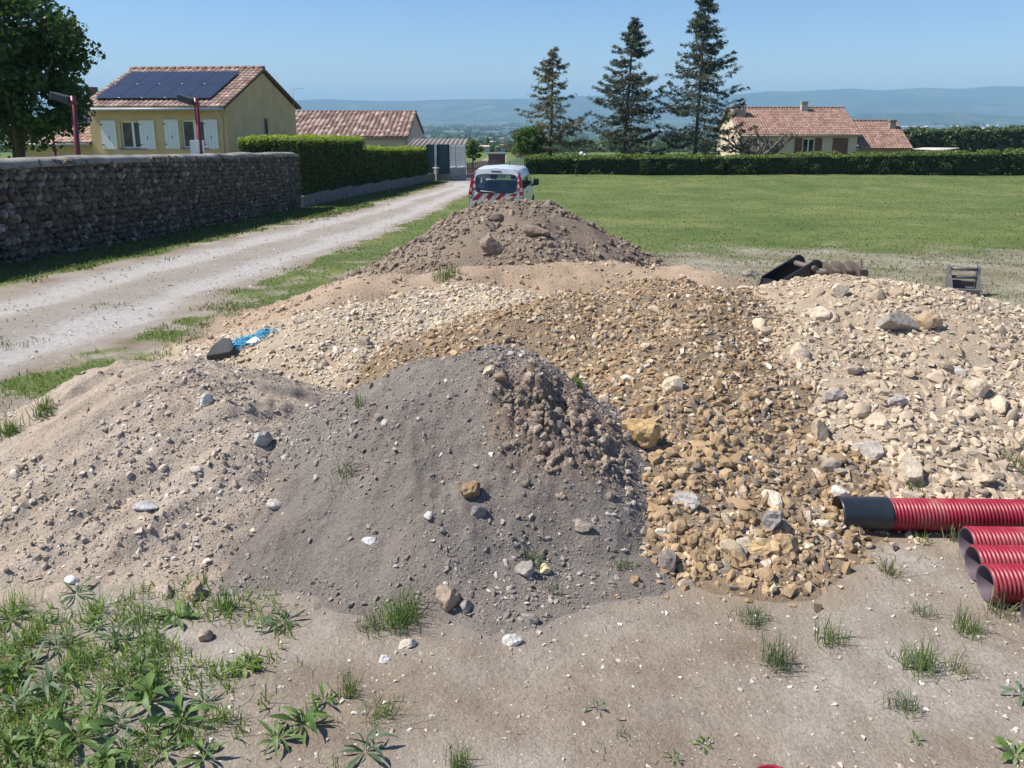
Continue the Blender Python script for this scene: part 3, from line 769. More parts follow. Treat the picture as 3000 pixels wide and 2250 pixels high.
ROCKS = [
 # px, py, w, h (picture units), squash, colour, craggy, label
 (1057, 797, 34, 30, .5, CT, 0, 'flat tan stone near the top of the dark grey soil heap'),
 (1080, 812, 32, 24, .7, CB, .2, 'round brown clod touching the flat tan stone on the grey heap'),
 (797, 1167, 40, 18, .35, (.82, .80, .77), .1, 'bright white flat stone low on the front of the grey heap'),
 (1018, 1053, 48, 42, .8, (.30, .21, .12), .25, 'rusty brown clod halfway down the grey soil heap'),
 (965, 1285, 62, 58, .8, (.34, .265, .20), .08, 'big brown block at the foot of the grey soil heap'),
 (1006, 1306, 36, 34, .6, CG, 0, 'grey flat stone leaning right of the big brown block'),
 (1108, 1380, 48, 36, .6, CW, .1, 'white notched stone lying on bare ground before the heaps'),
 (830, 1421, 26, 20, .6, (.8, .78, .74), 0, 'small white pebble on the bare ground below the grass tuft'),
 (880, 1388, 44, 26, .6, (.60, .53, .44), .1, 'pale pinkish stone just below the green grass tuft'),
 (1133, 1225, 44, 40, .6, CG, 0, 'grey green slab stone beside the grass blades at the heap foot'),
 (1176, 1228, 26, 24, .7, (.68, .56, .34), 0, 'small yellow stone right of the grey green slab stone'),
 (1034, 1100, 34, 34, .7, (.24, .23, .225), 0, 'dark grey stone below the rusty brown clod'),
 (1440, 1205, 44, 60, .8, (.27, .235, .205), .08, 'upright grey brown stone at the right foot of the grey heap'),
 (1147, 1335, 36, 28, .8, (.34, .30, .26), .1, 'grey rounded stone on the ground above the white notched stone'),
 (593, 1085, 40, 28, .6, (.48, .45, .41), 0, 'pale grey pebble in the hollow between the two front heaps'),
 (565, 942, 40, 42, .6, (.42, .40, .385), .1, 'grey white stone high on the right side of the left gravel heap'),
 (446, 858, 28, 34, .5, (.52, .50, .47), 0, 'smooth pale grey stone near the top of the left gravel heap'),
 (315, 1088, 62, 26, .5, (.44, .43, .42), 0, 'long smooth grey stone half buried in the left gravel heap'),
 (425, 1272, 50, 52, .8, (.38, .29, .20), .2, 'rough brown clod at the foot of the left gravel heap'),
 (357, 1273, 44, 40, .5, (.46, .37, .30), 0, 'flat pinkish stone beside the rough brown clod'),
 (153, 1250, 38, 26, .5, (.72, .70, .67), 0, 'white stone by the weeds at the left'),
 (443, 1368, 36, 34, .8, (.42, .33, .25), .05, 'reddish stone among the weeds at the lower left'),
 (645, 688, 38, 26, .6, (.58, .50, .36), .05, 'yellowish block on the left edge of the cream gravel heap'),
 (785, 735, 30, 30, .8, (.36, .30, .235), 0, 'brown angular stone in the cream gravel heap'),
 (1385, 925, 92, 74, .7, (.50, .35, .17), .22, 'large orange crumbly clod on the left edge of the orange rubble heap'),
 (1455, 826, 56, 48, .8, (.60, .50, .36), .03, 'pale rounded boulder in the middle of the orange rubble heap'),
 (1482, 1075, 62, 46, .6, (.42, .39, .36), .2, 'light grey crumbly lump low in the orange rubble heap'),
 (1666, 1118, 62, 62, .8, (.26, .24, .225), .3, 'dark grey crumbly lump left of the black pipe end'),
 (1702, 1172, 76, 56, .8, (.42, .30, .17), .2, 'big brown clod at the very foot of the orange rubble heap'),
 (1640, 1178, 80, 40, .7, (.50, .36, .19), .22, 'long orange clod at the foot of the orange rubble heap'),
 (1770, 925, 42, 62, .8, (.46, .37, .27), .03, 'standing brown wedge stone between the orange and beige heaps'),
 (1810, 1058, 50, 36, .7, (.72, .69, .62), .05, 'white stone just above the black pipe end'),
 (1810, 627, 50, 38, .8, (.62, .52, .38), .02, 'round pale boulder near the top of the beige stone heap'),
 (1768, 672, 62, 44, .45, (.63, .53, .39), .03, 'flat pale slab stone at the upper left of the beige heap'),
 (2000, 690, 66, 50, .8, (.45, .34, .22), .05, 'brown round boulder right of the concrete slab'),
 (1960, 1010, 60, 70, .8, (.60, .51, .38), .04, 'tall pale stone standing above the red pipe'),
 (1880, 965, 84, 48, .7, (.46, .415, .36), .04, 'long grey brown angular stone low in the beige heap'),
 (1938, 858, 58, 40, .6, (.44, .40, .36), .05, 'grey chipped stone in the middle of the beige heap'),
 (1803, 850, 50, 34, .6, (.42, .38, .34), .03, 'grey pointed stone at the left of the beige heap'),
 (1725, 757, 46, 44, .8, (.58, .48, .35), .03, 'pale beige block at the left edge of the beige heap'),
 (2063, 797, 48, 24, .4, (.50, .45, .40), .02, 'grey flat stone high on the right of the beige heap'),
 (2110, 835, 52, 50, .6, (.56, .47, .35), .03, 'round edged slab stone at the right of the beige heap'),
 (1890, 905, 62, 40, .6, (.55, .45, .33), .03, 'brown flat stone below the grey chipped stone'),
 (2120, 1030, 70, 30, .5, (.50, .41, .30), .03, 'flat brown stone low at the right of the beige heap'),
 (1162, 497, 62, 30, .8, (.27, .21, .16), .05, 'long dark brown rock on the tall brown heap, right one'),
 (1057, 525, 66, 46, .8, (.27, .21, .16), .05, 'broad dark brown rock on the tall brown heap, left one'),
 (1072, 466, 44, 20, .7, (.28, .22, .17), .05, 'dark brown rock just below the top of the tall heap'),
 (1620, 590, 40, 22, .8, (.30, .265, .225), .2, 'grey brown clod on the crest between the orange and beige heaps'),
 (1258, 1130, 50, 30, .6, (.36, .30, .235), .03, 'flat brown stone low on the right of the grey heap'),
 (2178, 1607, 44, 22, .4, (.70, .64, .54), .03, 'white flat stone beside the broad leaf weed at the right edge'),
]
RM = {}
def col_mat(c, nm='rock'):
    k = tuple(c)
    if k not in RM:
        m, t, b, _ = newmat('rock_face')
        n1 = tnoise(t, 9, 6, 0.7); n2 = tnoise(t, 55, 5, 0.7)
        r = ramp(t, [(0.35, tuple(x * 0.72 for x in c)), (0.5, c), (0.68, tuple(min(1, x * 1.22) for x in c))]); t.links.new(n1.outputs[0], r.inputs[0])
        r2 = ramp(t, [(0.35, (0.75, 0.75, 0.75)), (0.6, (1.1, 1.1, 1.1))]); t.links.new(n2.outputs[0], r2.inputs[0])
        t.links.new(mixc(t, 1.0, r.outputs[0], r2.outputs[0], 'MULTIPLY'), b.inputs['Base Color'])
        b.inputs['Roughness'].default_value = 0.92; b.inputs['Specular IOR Level'].default_value = 0.2
        bump(t, b, mth(t, 'ADD', n1.outputs[0], n2.outputs[0]), 0.7, 0.012)
        RM[k] = m
    return RM[k]
ri = random.Random(4)
for i, (px, py, wpx, hpx, sq, c, crag, lab) in enumerate(ROCKS):
    p = surf(px, py + hpx * 0.3); dep = p.y * CP + (EYE - p.z) * SP
    wd = wpx / FD * dep; hd = hpx / FD * dep
    V, F = rough_mesh(700 + i, c, 0.2, 3, 7, crag)
    V = V * np.array([wd, max(hd, wd * 0.6), hd * (0.75 + 0.35 * sq)])
    nm = 'clod' if 'clod' in lab or 'lump' in lab else 'rock'
    o = link(nm, np_mesh(nm, V, F, col_mat(c), crag == 0 and False))
    o.location = p + Vector((0, 0, hd * 0.22 * sq)); o.rotation_euler = (ri.uniform(-.3, .3), ri.uniform(-.25, .25), ri.uniform(-.5, .5))
    tag(o, lab, 'clod' if nm == 'clod' else 'rock')
# broken concrete slab
p = surf(1938, 712); dep = p.y * CP + 1.2 * SP; k = dep / FD * .74
mb = MB()
prof = [(-52, -8), (-44, 16), (-10, 26), (10, 20), (34, 4), (52, -24), (40, -30), (12, -22), (-20, -20)]
mb.prism([(a * k, 0, b_ * k) for a, b_ in prof], (0, -0.06, 0), (0, 0.10, 0))
o = mb.build('concrete_slab', col_mat((0.33, 0.295, 0.25)), bevel=0.01)
o.location = p + Vector((0, 0, 0.05)); o.rotation_euler = (R(-38), R(6), R(12))
tag(o, 'broken grey concrete slab jutting from the beige stone heap', 'concrete slab')

# loose stones on the bare ground
n = 5200
xs = rng.uniform(-3.2, 4.2, n * 2); ys_ = 1.7 + 3.4 * rng.random(n * 2) ** 1.3
A = all_z(xs, ys_); k = A[0] >= A.max(0) - 1e-6; xs, ys_ = xs[k][:n], ys_[k][:n]; n = len(xs)
N = normals(Zmax, xs, ys_); s = 0.005 + 0.016 * rng.random(n) ** 4
joined_stones('ground_pebbles', np.stack([xs, ys_, Zmax(xs, ys_) + s * 0.1], -1), frames(N, 0.2), np.stack([s * 1.2, s * .9, s * .6], -1), TINY, stone_mat('pebbles', [(0.42, 0.36, 0.30), (0.62, 0.57, 0.49), (0.35, 0.29, 0.235), (0.50, 0.43, 0.35), (0.74, 0.70, 0.63)], True, dust=(0.40, 0.34, 0.28)))
bpy.data.objects['ground_pebbles']['label'] = 'small pale pebbles scattered over the bare ground in front'
bpy.data.objects['ground_pebbles']['category'] = 'pebbles'
n = 6500
tt = rng.random(n); yy = 5.2 + 30 * tt ** 2.0
xx = np.interp(yy, [p[1] for p in MID], [p[0] for p in MID]) + rng.normal(0, 1.1, n)
A = all_z(xx, yy); k = A[0] >= A.max(0) - 1e-6; xx, yy = xx[k], yy[k]; n = len(xx)
N = normals(Zmax, xx, yy); s = (0.008 + 0.03 * rng.random(n) ** 4) * np.interp(yy, [5, 30], [0.9, 1.3])
o = joined_stones('lane_gravel', np.stack([xx, yy, Zmax(xx, yy) + s * 0.05], -1), frames(N, 0.2), np.stack([s * 1.2, s * .9, s * .6], -1), TINY, stone_mat('lane_stones', [(0.55, 0.52, 0.48), (0.42, 0.38, 0.34), (0.66, 0.64, 0.61), (0.36, 0.32, 0.28)], True, dust=(0.45, 0.42, 0.39)))
tag(o, 'loose grey white gravel on the dirt lane', 'gravel')
# ------------------------------------------------------------------ foliage helpers
def quads(name, P, size, mat, parent=None, nrm=None, aspect=0.6, flat=0.0, rnd=None, kind=None, rg=rng, down=0.0):
    """one mesh of small folded leaf quads"""
    n = len(P); size = np.broadcast_to(np.asarray(size, float), (n,))
    A = rg.normal(size=(n, 3)); A[:, 2] -= down
    A /= np.linalg.norm(A, axis=1, keepdims=True)
    Bv = rg.normal(size=(n, 3))
    if nrm is not None: Bv = Bv * 0.6 + nrm * flat
    Bv = np.cross(A, Bv); Bv /= np.linalg.norm(Bv, axis=1, keepdims=True)
    a = A * (size * 0.5)[:, None]; b = Bv * (size * 0.5 * aspect)[:, None]
    V = np.stack([P - a, P + b, P + a, P - b], 1).reshape(-1, 3)
    F = np.arange(n * 4).reshape(n, 4)
    rr = rg.random(n) if rnd is None else rnd
    o = link(name, np_mesh(name, V, F, mat, False, rnd=np.repeat(rr, 4)), parent)
    if kind: o['kind'] = kind
    return o
def blades(name, P, h, wd, mat, lean=0.35, parent=None, rg=rng):
    n = len(P); h = np.broadcast_to(h, (n,)); wd = np.broadcast_to(wd, (n,))
    an = rg.uniform(0, 2 * PI, n); ln = np.abs(rg.normal(0, lean, n))
    an2 = rg.uniform(0, 2 * PI, n)
    side = np.stack([np.cos(an2), np.sin(an2), 0 * an2], -1) * (wd * 0.5)[:, None]
    L1 = np.stack([np.cos(an) * ln * 0.35, np.sin(an) * ln * 0.35, 0.62 + 0 * an], -1) * h[:, None]
    L2 = np.stack([np.cos(an) * ln, np.sin(an) * ln, np.clip(1.0 - ln * 0.35, 0.25, 1)], -1) * h[:, None]
    V = np.stack([P - side, P + side, P + L1 + side * 0.7, P + L1 - side * 0.7, P + L2], 1).reshape(-1, 3)
    o = np.arange(n)[:, None] * 5
    F = np.concatenate([o + np.array([[0, 1, 2]]), o + np.array([[0, 2, 3]]), o + np.array([[3, 2, 4]])], 0)
    me = np_mesh(name, V, F, mat, False, rnd=np.repeat(rg.random(n), 5))
    return link(name, me, parent)

# ------------------------------------------------------------------ dry stone wall
WA = gpt(0, 578); WB = gpt(652, 449)
def wall_pt(y):
    t_ = (y - WA.y) / (WB.y - WA.y)
    return WA.x + (WB.x - WA.x) * t_
zta = at(0, 338, WA.y + 0.25).z; ztb = at(645, 327, WB.y + 0.1).z
def wall_top(y): return zta + (ztb - zta) * (y - WA.y) / (WB.y - WA.y)
wu = Vector((WB.x - WA.x, WB.y - WA.y, 0)).normalized(); wn = Vector((wu.y, -wu.x, 0))
wroot = empty('stone_wall', (wall_pt(20), 20, float(g(wall_pt(20), 20))), 0, 'long dark rubble stone wall with rounded grey coping along the dirt lane', 'wall')
wo_ = Vector(wroot.location)
mor = simple('wall_mortar', (0.055, 0.046, 0.038), 0.95, 0.3, 12, 0.8, 60, 0.01)
core = MB()
Y0w = 6.0
ysw = np.linspace(Y0w, WB.y, 30)
vs = []
for y in ysw:
    p = Vector((wall_pt(y), y, 0)); zt = wall_top(y) - 0.13; zb = float(g(p.x, y)) - 0.3
    a = p - wn * 0.07; b_ = p - wn * 0.50
    vs += [Vector((a.x, a.y, zb)) - wo_, Vector((a.x, a.y, zt)) - wo_, Vector((b_.x, b_.y, zt)) - wo_, Vector((b_.x, b_.y, zb)) - wo_]
fs = []
for i in range(len(ysw) - 1):
    for k in range(4): fs.append((i * 4 + k, i * 4 + (k + 1) % 4, (i + 1) * 4 + (k + 1) % 4, (i + 1) * 4 + k))
fs += [(0, 1, 2, 3), tuple(len(vs) - 4 + k for k in (3, 2, 1, 0))]
core.add(vs, fs); core.build('mortar_core', mor, wroot)
WP = [(0.125, 0.098, 0.074), (0.155, 0.125, 0.098), (0.095, 0.076, 0.058), (0.175, 0.14, 0.105), (0.135, 0.11, 0.09), (0.11, 0.088, 0.066), (0.22, 0.19, 0.16), (0.13, 0.105, 0.082), (0.145, 0.116, 0.088), (0.30, 0.27, 0.235)]
wj = stone_mat('wall_stones', WP, True, dust=(0.08, 0.075, 0.058), tex=18); wm1 = stone_mat('wall_stone', WP, False, dust=(0.08, 0.075, 0.058), tex=2.5)
WPROTO = [hull_rock(900 + i, 22) for i in range(12)]
Pw, Sw = [], []
rw = random.Random(5)
zoff = -0.12
wlen = (WB.y - Y0w) / wu.y
while zoff < 2.9:
    hh = rw.uniform(0.075, 0.15)
    sx_ = rw.uniform(0, 0.2)
    while sx_ < wlen:
        ww = rw.choice([rw.uniform(0.08, 0.15), rw.uniform(0.12, 0.24)])
        h2 = hh * rw.uniform(0.8, 1.35)
        y = Y0w + (sx_ + ww / 2) * wu.y; x = wall_pt(y)
        z = float(np.interp(y, GP_Y, GP_Z)) + zoff + hh / 2 + rw.uniform(-.02, .02)
        if z < wall_top(y) - 0.12 - h2 * 0.35 + 0.05 and y < WB.y - 0.05:
            q = Vector((x, y, z)) - wn * rw.uniform(0.035, 0.075)
            Pw.append(q - wo_); Sw.append((ww * 1.12, 0.17, h2 * 1.12))
        sx_ += ww * 0.97
    zoff += hh * 0.95
Pw = np.array([p[:] for p in Pw]); Sw = np.array(Sw)
n = len(Pw)
base = np.stack([np.array(wu), np.array(wn), np.array([0, 0, 1.0])], -1)
an = rng.normal(0, 0.16, n); ca, sa = np.cos(an), np.sin(an); tl = rng.normal(0, 0.12, n)
Rl = np.zeros((n, 3, 3)); Rl[:, 0, 0] = ca; Rl[:, 0, 2] = -sa; Rl[:, 2, 0] = sa; Rl[:, 2, 2] = ca; Rl[:, 1, 1] = 1
Rw = np.einsum('ij,njk->nik', base, Rl)
dist_ = np.linalg.norm(Pw + np.array(wo_) - np.array([0, 0, EYE]), axis=1)
vis = (Pw[:, 1] + wo_.y) > WA.y - 0.2
app = np.where(vis, np.sqrt(Sw[:, 0] * Sw[:, 2]) / dist_, 0)
order = np.argsort(-app)
wmesh = [np_mesh('wall_stone', V, F, wm1, False) for V, F in [hull_rock(930 + i, 22) for i in range(12)]]
for k in order[:295]:
    o = link('stone', wmesh[rw.randrange(12)], wroot)
    M = np.eye(4); M[:3, :3] = Rw[k] * Sw[k][None, :]; M[:3, 3] = Pw[k]; o.matrix_local = Matrix(M.tolist())
rest = order[295:]
joined_stones('small_stones', Pw[rest], Rw[rest], Sw[rest], WPROTO, wj, wroot)
cop = simple('coping_mortar', (0.24, 0.225, 0.20), 0.95, 0.45, 2.2, 1.0, 25, 0.02)
segs = [Y0w, 12.2, 15.6, 18.9, 23.4, 27.2, WB.y]
for a, b_ in zip(segs[:-1], segs[1:]):
    m_ = MB(); ysc = np.linspace(a + 0.02, b_ - 0.02, max(4, int((b_ - a) * 3))); vs = []; nn = 9
    for y in ysc:
        c = Vector((wall_pt(y), y, wall_top(y) - 0.15)) - wn * 0.28 - wo_
        jz = 0.035 * float(fbm(np.array([y * 1.1]), np.array([1.0]), 4, 4)[0])
        endk = math.sqrt(max(0.0, min(1.0, (WB.y - y + 0.02) / 0.35)))
        for k in range(nn):
            th = PI * k / (nn - 1)
            vs.append(c + wn * (math.cos(th) * 0.29) + Vector((0, 0, (math.sin(th) ** 0.8 * 0.14 + jz) * endk - (0.03 if k in (0, nn - 1) else 0))))
    fs = []
    for i in range(len(ysc) - 1):
        for k in range(nn - 1): fs.append((i * nn + k, i * nn + k + 1, (i + 1) * nn + k + 1, (i + 1) * nn + k))
        fs.append((i * nn + nn - 1, i * nn, (i + 1) * nn, (i + 1) * nn + nn - 1))
    fs += [tuple(range(nn)), tuple((len(ysc) - 1) * nn + k for k in range(nn))[::-1]]
    m_.add(vs, fs, True); m_.build('coping', cop, wroot)

# ------------------------------------------------------------------ hedges
def hedge(name, label, p0, p1, thick, zt0, zt1, zb0, zb1, n, size, mats, group=None, core_m=None, lump=0.13, both=False, sunlit_growth=1.0):
    a = Vector((p0[0], p0[1], 0)); b_ = Vector((p1[0], p1[1], 0)); u = (b_ - a); L = u.length; u.normalize()
    nv = Vector((u.y, -u.x, 0))                 # towards the lane or the field
    root = empty(name, ((a.x + b_.x) / 2, (a.y + b_.y) / 2, (zb0 + zb1) / 2), 0, label, 'hedge', group)
    ro = Vector(root.location)
    hh = ((zt0 - zb0) + (zt1 - zb1)) / 2
    af, atp, ae = L * hh, L * thick, thick * hh
    tot = af * (2 if both else 1.35) + atp + 2 * ae
    k = rng.random(n) * tot
    s_ = rng.random(n); v_ = rng.random(n); d_ = rng.random(n)
    front = k < af
    back = (k >= af) & (k < tot - atp - 2 * ae)
    top = (k >= tot - atp - 2 * ae) & (k < tot - 2 * ae)
    e0 = (k >= tot - 2 * ae) & (k < tot - ae); e1 = k >= tot - ae
    dep = d_.copy(); hv = v_.copy(); sv = s_.copy()
    dep[front] = 0; dep[back] = 1; hv[top] = 1; sv[e0] = 0; sv[e1] = 1
    inw = np.abs(rng.normal(0, 0.05, n))
    zb = zb0 + (zb1 - zb0) * sv; zt = zt0 + (zt1 - zt0) * sv
    lm = lump * fbm(sv * L * 1.1, hv * hh * 1.5 + dep * 3, 3, int(abs(p0[0] * 10)) + 3)
    x = a.x + u.x * L * sv - nv.x * (dep * thick); y = a.y + u.y * L * sv - nv.y * (dep * thick)
    z = zb + (zt - zb) * hv
    outx = np.where(front, 1, np.where(back, -1, 0)); 
    P = np.stack([x + nv.x * outx * (lm - inw), y + nv.y * outx * (lm - inw), z + np.where(top, lm * 0.7 + np.abs(rng.normal(0, .035, n)), 0) - (hv > 0.97) * (~top) * 0.02], -1)
    P += rng.normal(0, 0.025, (n, 3))
    N = np.stack([nv.x * outx, nv.y * outx, np.where(top, 1.0, 0.15)], -1)
    quads('leaves', P - np.array(ro), size * rng.uniform(0.6, 1.2, n), mats, root, nrm=N, flat=0.9, rnd=np.clip(rng.random(n) * .30 + .70 * sstep(.90, 1.0, hv) * sunlit_growth, 0, 1))  # sunlit hedge top painted into the leaf colour, together with paler new growth
    i_ = 0.12
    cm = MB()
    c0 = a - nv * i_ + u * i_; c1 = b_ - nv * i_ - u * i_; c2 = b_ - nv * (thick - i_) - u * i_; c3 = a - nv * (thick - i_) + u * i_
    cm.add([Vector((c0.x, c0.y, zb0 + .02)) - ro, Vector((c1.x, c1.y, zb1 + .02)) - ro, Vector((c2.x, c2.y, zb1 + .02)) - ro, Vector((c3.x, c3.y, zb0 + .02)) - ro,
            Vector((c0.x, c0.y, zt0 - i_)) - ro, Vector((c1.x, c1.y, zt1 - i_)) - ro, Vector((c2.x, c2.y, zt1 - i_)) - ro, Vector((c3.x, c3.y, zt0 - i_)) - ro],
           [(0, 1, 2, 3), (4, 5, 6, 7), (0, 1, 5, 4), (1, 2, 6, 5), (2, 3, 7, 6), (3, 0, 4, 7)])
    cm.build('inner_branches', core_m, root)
    return root
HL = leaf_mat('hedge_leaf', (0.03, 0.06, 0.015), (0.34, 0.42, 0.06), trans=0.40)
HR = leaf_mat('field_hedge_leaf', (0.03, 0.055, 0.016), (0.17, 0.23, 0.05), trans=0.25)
HT = leaf_mat('conifer_hedge_leaf', (0.07, 0.115, 0.055), (0.14, 0.19, 0.09), trans=0.3)
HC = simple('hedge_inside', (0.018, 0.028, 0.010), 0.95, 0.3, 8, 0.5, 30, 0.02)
def hx(y): return WB.x + (y - WB.y) * (gpt(936, 391).x - WB.x) / (gpt(936, 391).y - WB.y)
HE = gpt(936, 391)
yb1, yb2 = 40.2, 47.3
def hz(row, px, y): return at(px, row, y).z
def gb(y): return float(g(hx(y), y))
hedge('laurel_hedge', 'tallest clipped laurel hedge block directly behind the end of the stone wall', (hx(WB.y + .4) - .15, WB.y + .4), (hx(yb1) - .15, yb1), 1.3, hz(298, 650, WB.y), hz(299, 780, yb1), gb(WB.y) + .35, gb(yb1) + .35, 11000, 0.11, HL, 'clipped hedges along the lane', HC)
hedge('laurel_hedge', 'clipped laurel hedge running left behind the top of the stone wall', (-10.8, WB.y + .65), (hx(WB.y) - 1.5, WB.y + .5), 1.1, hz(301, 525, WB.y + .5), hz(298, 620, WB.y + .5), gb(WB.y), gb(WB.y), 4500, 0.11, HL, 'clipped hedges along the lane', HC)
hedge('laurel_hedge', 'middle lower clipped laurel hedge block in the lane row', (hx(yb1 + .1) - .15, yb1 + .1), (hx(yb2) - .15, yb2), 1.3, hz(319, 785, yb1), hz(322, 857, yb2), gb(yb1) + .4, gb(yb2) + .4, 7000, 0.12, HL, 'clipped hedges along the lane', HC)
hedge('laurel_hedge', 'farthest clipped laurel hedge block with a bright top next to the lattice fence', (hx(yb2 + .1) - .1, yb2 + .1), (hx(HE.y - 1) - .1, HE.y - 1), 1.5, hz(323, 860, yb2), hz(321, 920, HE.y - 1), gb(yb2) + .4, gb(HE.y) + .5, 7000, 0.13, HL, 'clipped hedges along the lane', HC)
# stepped concrete plinth below the hedge
plm = simple('plinth_concrete', (0.17, 0.155, 0.14), 0.92, 0.3, 4, 0.5, 30, 0.006)
pr = empty('low_concrete_wall', (hx(42), 42, gb(42)), 0, 'low stepped concrete wall under the laurel hedge beside the lane', 'low wall')
ye = np.linspace(WB.y + 0.1, HE.y - 0.6, 8)
for a, b_ in zip(ye[:-1], ye[1:]):
    m_ = MB(); pa = Vector((hx(a), a, 0)); pb = Vector((hx(b_), b_, 0)); u = (pb - pa).normalized(); nv = Vector((u.y, -u.x, 0))
    zt = gb(a) + 0.44
    poly = [pa + nv * 0.03, pb + nv * 0.03 - u * 0.02, pb - nv * 0.16 - u * 0.02, pa - nv * 0.16]
    m_.prism([Vector((q.x, q.y, 0)) - Vector(pr.location) for q in poly], (0, 0, zt - 0.9), (0, 0, zt))
    m_.build('wall_panel', plm, pr)
# hedge across the field
YH = gpt(1500, 379).y
def fh(px, row, base=False): return at(px, row, YH).z
gxl, gxm, gxm2, gxr = at(1134, 350, YH).x, at(1564, 350, YH).x, at(1574, 350, YH).x, at(2420, 350, YH).x
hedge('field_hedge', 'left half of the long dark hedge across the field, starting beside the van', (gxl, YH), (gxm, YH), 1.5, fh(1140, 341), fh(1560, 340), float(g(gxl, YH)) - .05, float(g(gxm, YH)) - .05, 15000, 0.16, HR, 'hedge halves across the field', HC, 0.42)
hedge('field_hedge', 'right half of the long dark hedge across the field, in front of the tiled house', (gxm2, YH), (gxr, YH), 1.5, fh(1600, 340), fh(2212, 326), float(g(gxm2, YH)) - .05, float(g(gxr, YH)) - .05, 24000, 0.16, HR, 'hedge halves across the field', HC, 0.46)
y_ = 104
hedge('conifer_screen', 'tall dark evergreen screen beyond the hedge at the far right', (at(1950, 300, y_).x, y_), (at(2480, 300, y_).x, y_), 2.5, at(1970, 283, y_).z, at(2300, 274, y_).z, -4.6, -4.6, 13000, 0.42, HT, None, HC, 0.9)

# ------------------------------------------------------------------ houses
def lp(root, px, py, yl=None, xl=None):
    Mi = root.matrix_basis.inverted()
    o = Mi @ Vector((0, 0, EYE)); d = Mi.to_3x3() @ Vector(ray(px, py))
    t_ = (yl - o.y) / d.y if yl is not None else (xl - o.x) / d.x
    return o + d * t_
def tile_mat(name, c, c2):
    m, t, b, _ = newmat(name)
    a = t.nodes.new('ShaderNodeAttribute'); a.attribute_name = 'rnd'
    r = ramp(t, [(0.0, tuple(x * 0.8 for x in c)), (0.35, c), (0.75, c2), (1.0, tuple(min(1, x * 1.14) for x in c2))]); t.links.new(a.outputs['Fac'], r.inputs[0])
    n1 = tnoise(t, 1.2, 5, 0.7); r1 = ramp(t, [(0.3, (0.72, 0.72, 0.72)), (0.65, (1.1, 1.08, 1.06))]); t.links.new(n1.outputs[0], r1.inputs[0])
    t.links.new(mixc(t, 1.0, r.outputs[0], r1.outputs[0], 'MULTIPLY'), b.inputs['Base Color']); b.inputs['Roughness'].default_value = 0.85
    b.inputs['Specular IOR Level'].default_value = 0.25
    return m
def tiled(root, O, U, S, mat, pw=0.24, rowl=0.36, amp=0.055, name='roof_tiles'):
    """O eave corner, U vector along the eave, S vector up the slope (local coordinates)"""
    O, U, S = Vector(O), Vector(U), Vector(S); Lu, Ls = U.length, S.length
    un, sn = U.normalized(), S.normalized(); nn = un.cross(sn)
    if nn.z < 0: nn = -nn
    ncol = int(Lu / pw); nr = max(2, int(round(Ls / rowl))); sub = 5
    us = np.arange(ncol * sub + 1) / (ncol * sub) * Lu
    wave = amp * np.abs(np.cos(PI * np.arange(ncol * sub + 1) / sub + PI / 2)) ** 0.8
    VV, FF, RR = [], [], []
    o = 0
    for r in range(nr):
        v0, v1 = Ls * r / nr - (0.05 if r else 0.06), Ls * (r + 1) / nr
        rowr = rng.random(ncol)
        for v_, lift in ((v0, -0.005), (v0, 0.045), (v1, 0.012)):
            P = np.array(O)[None] + us[:, None] * np.array(un) + v_ * np.array(sn)[None] + ((wave if lift > -0.001 else wave * 0.2) + lift)[:, None] * np.array(nn)[None]
            VV.append(P); RR.append(np.append(np.repeat(rowr, sub), rowr[-1]))
        m = len(us); i0 = np.arange(m - 1)
        for q in (0, 1): FF.append(np.stack([o + q * m + i0, o + q * m + i0 + 1, o + (q + 1) * m + i0 + 1, o + (q + 1) * m + i0], -1))
        o += 3 * m
    me = np_mesh(name, np.concatenate(VV), np.concatenate(FF), mat, False, rnd=np.concatenate(RR))
    ob = link(name, me, root); ob['kind'] = 'stuff'
    return ob
def ridge_tiles(root, A, B, mat, r=0.12, step=0.42):
    A, B = Vector(A), Vector(B); u = (B - A).normalized(); L = (B - A).length; n = int(L / step); m_ = MB()
    for i in range(n):
        m_.tube([A + u * (i * L / n - 0.03), A + u * ((i + 1) * L / n)], [r * 1.12, r * 0.92], 8)
    return m_.build('ridge_tiles', mat, root)
def wall_holes(root, name, x0, x1, z0, z1, y, holes, mat, depth=0.18, back=True):
    xs_ = sorted(set([x0, x1] + [h[0] for h in holes] + [h[1] for h in holes])); zs_ = sorted(set([z0, z1] + [h[2] for h in holes] + [h[3] for h in holes]))
    m_ = MB()
    for i in range(len(xs_) - 1):
        for j in range(len(zs_) - 1):
            cx, cz = (xs_[i] + xs_[i + 1]) / 2, (zs_[j] + zs_[j + 1]) / 2
            if any(h[0] < cx < h[1] and h[2] < cz < h[3] for h in holes): continue
            m_.add([(xs_[i], y, zs_[j]), (xs_[i + 1], y, zs_[j]), (xs_[i + 1], y, zs_[j + 1]), (xs_[i], y, zs_[j + 1])], [(0, 1, 2, 3)])
    for h in holes:
        a, b_, c, d = h
        m_.add([(a, y, c), (b_, y, c), (b_, y, d), (a, y, d), (a, y + depth, c), (b_, y + depth, c), (b_, y + depth, d), (a, y + depth, d)],
               [(0, 4, 5, 1), (1, 5, 6, 2), (2, 6, 7, 3), (3, 7, 4, 0)])
    return m_.build(name, mat, root)
GLASS = None
def glass_mat():
    m, t, b, _ = newmat('window_glass'); b.inputs['Base Color'].default_value = (0.015, 0.02, 0.025, 1); b.inputs['Roughness'].default_value = 0.08
    n = tnoise(t, 3, 3); r = ramp(t, [(0.4, (0.012, 0.016, 0.02)), (0.6, (0.05, 0.055, 0.06))]); t.links.new(n.outputs[0], r.inputs[0]); t.links.new(r.outputs[0], b.inputs['Base Color'])
    return m
GLASS = glass_mat()
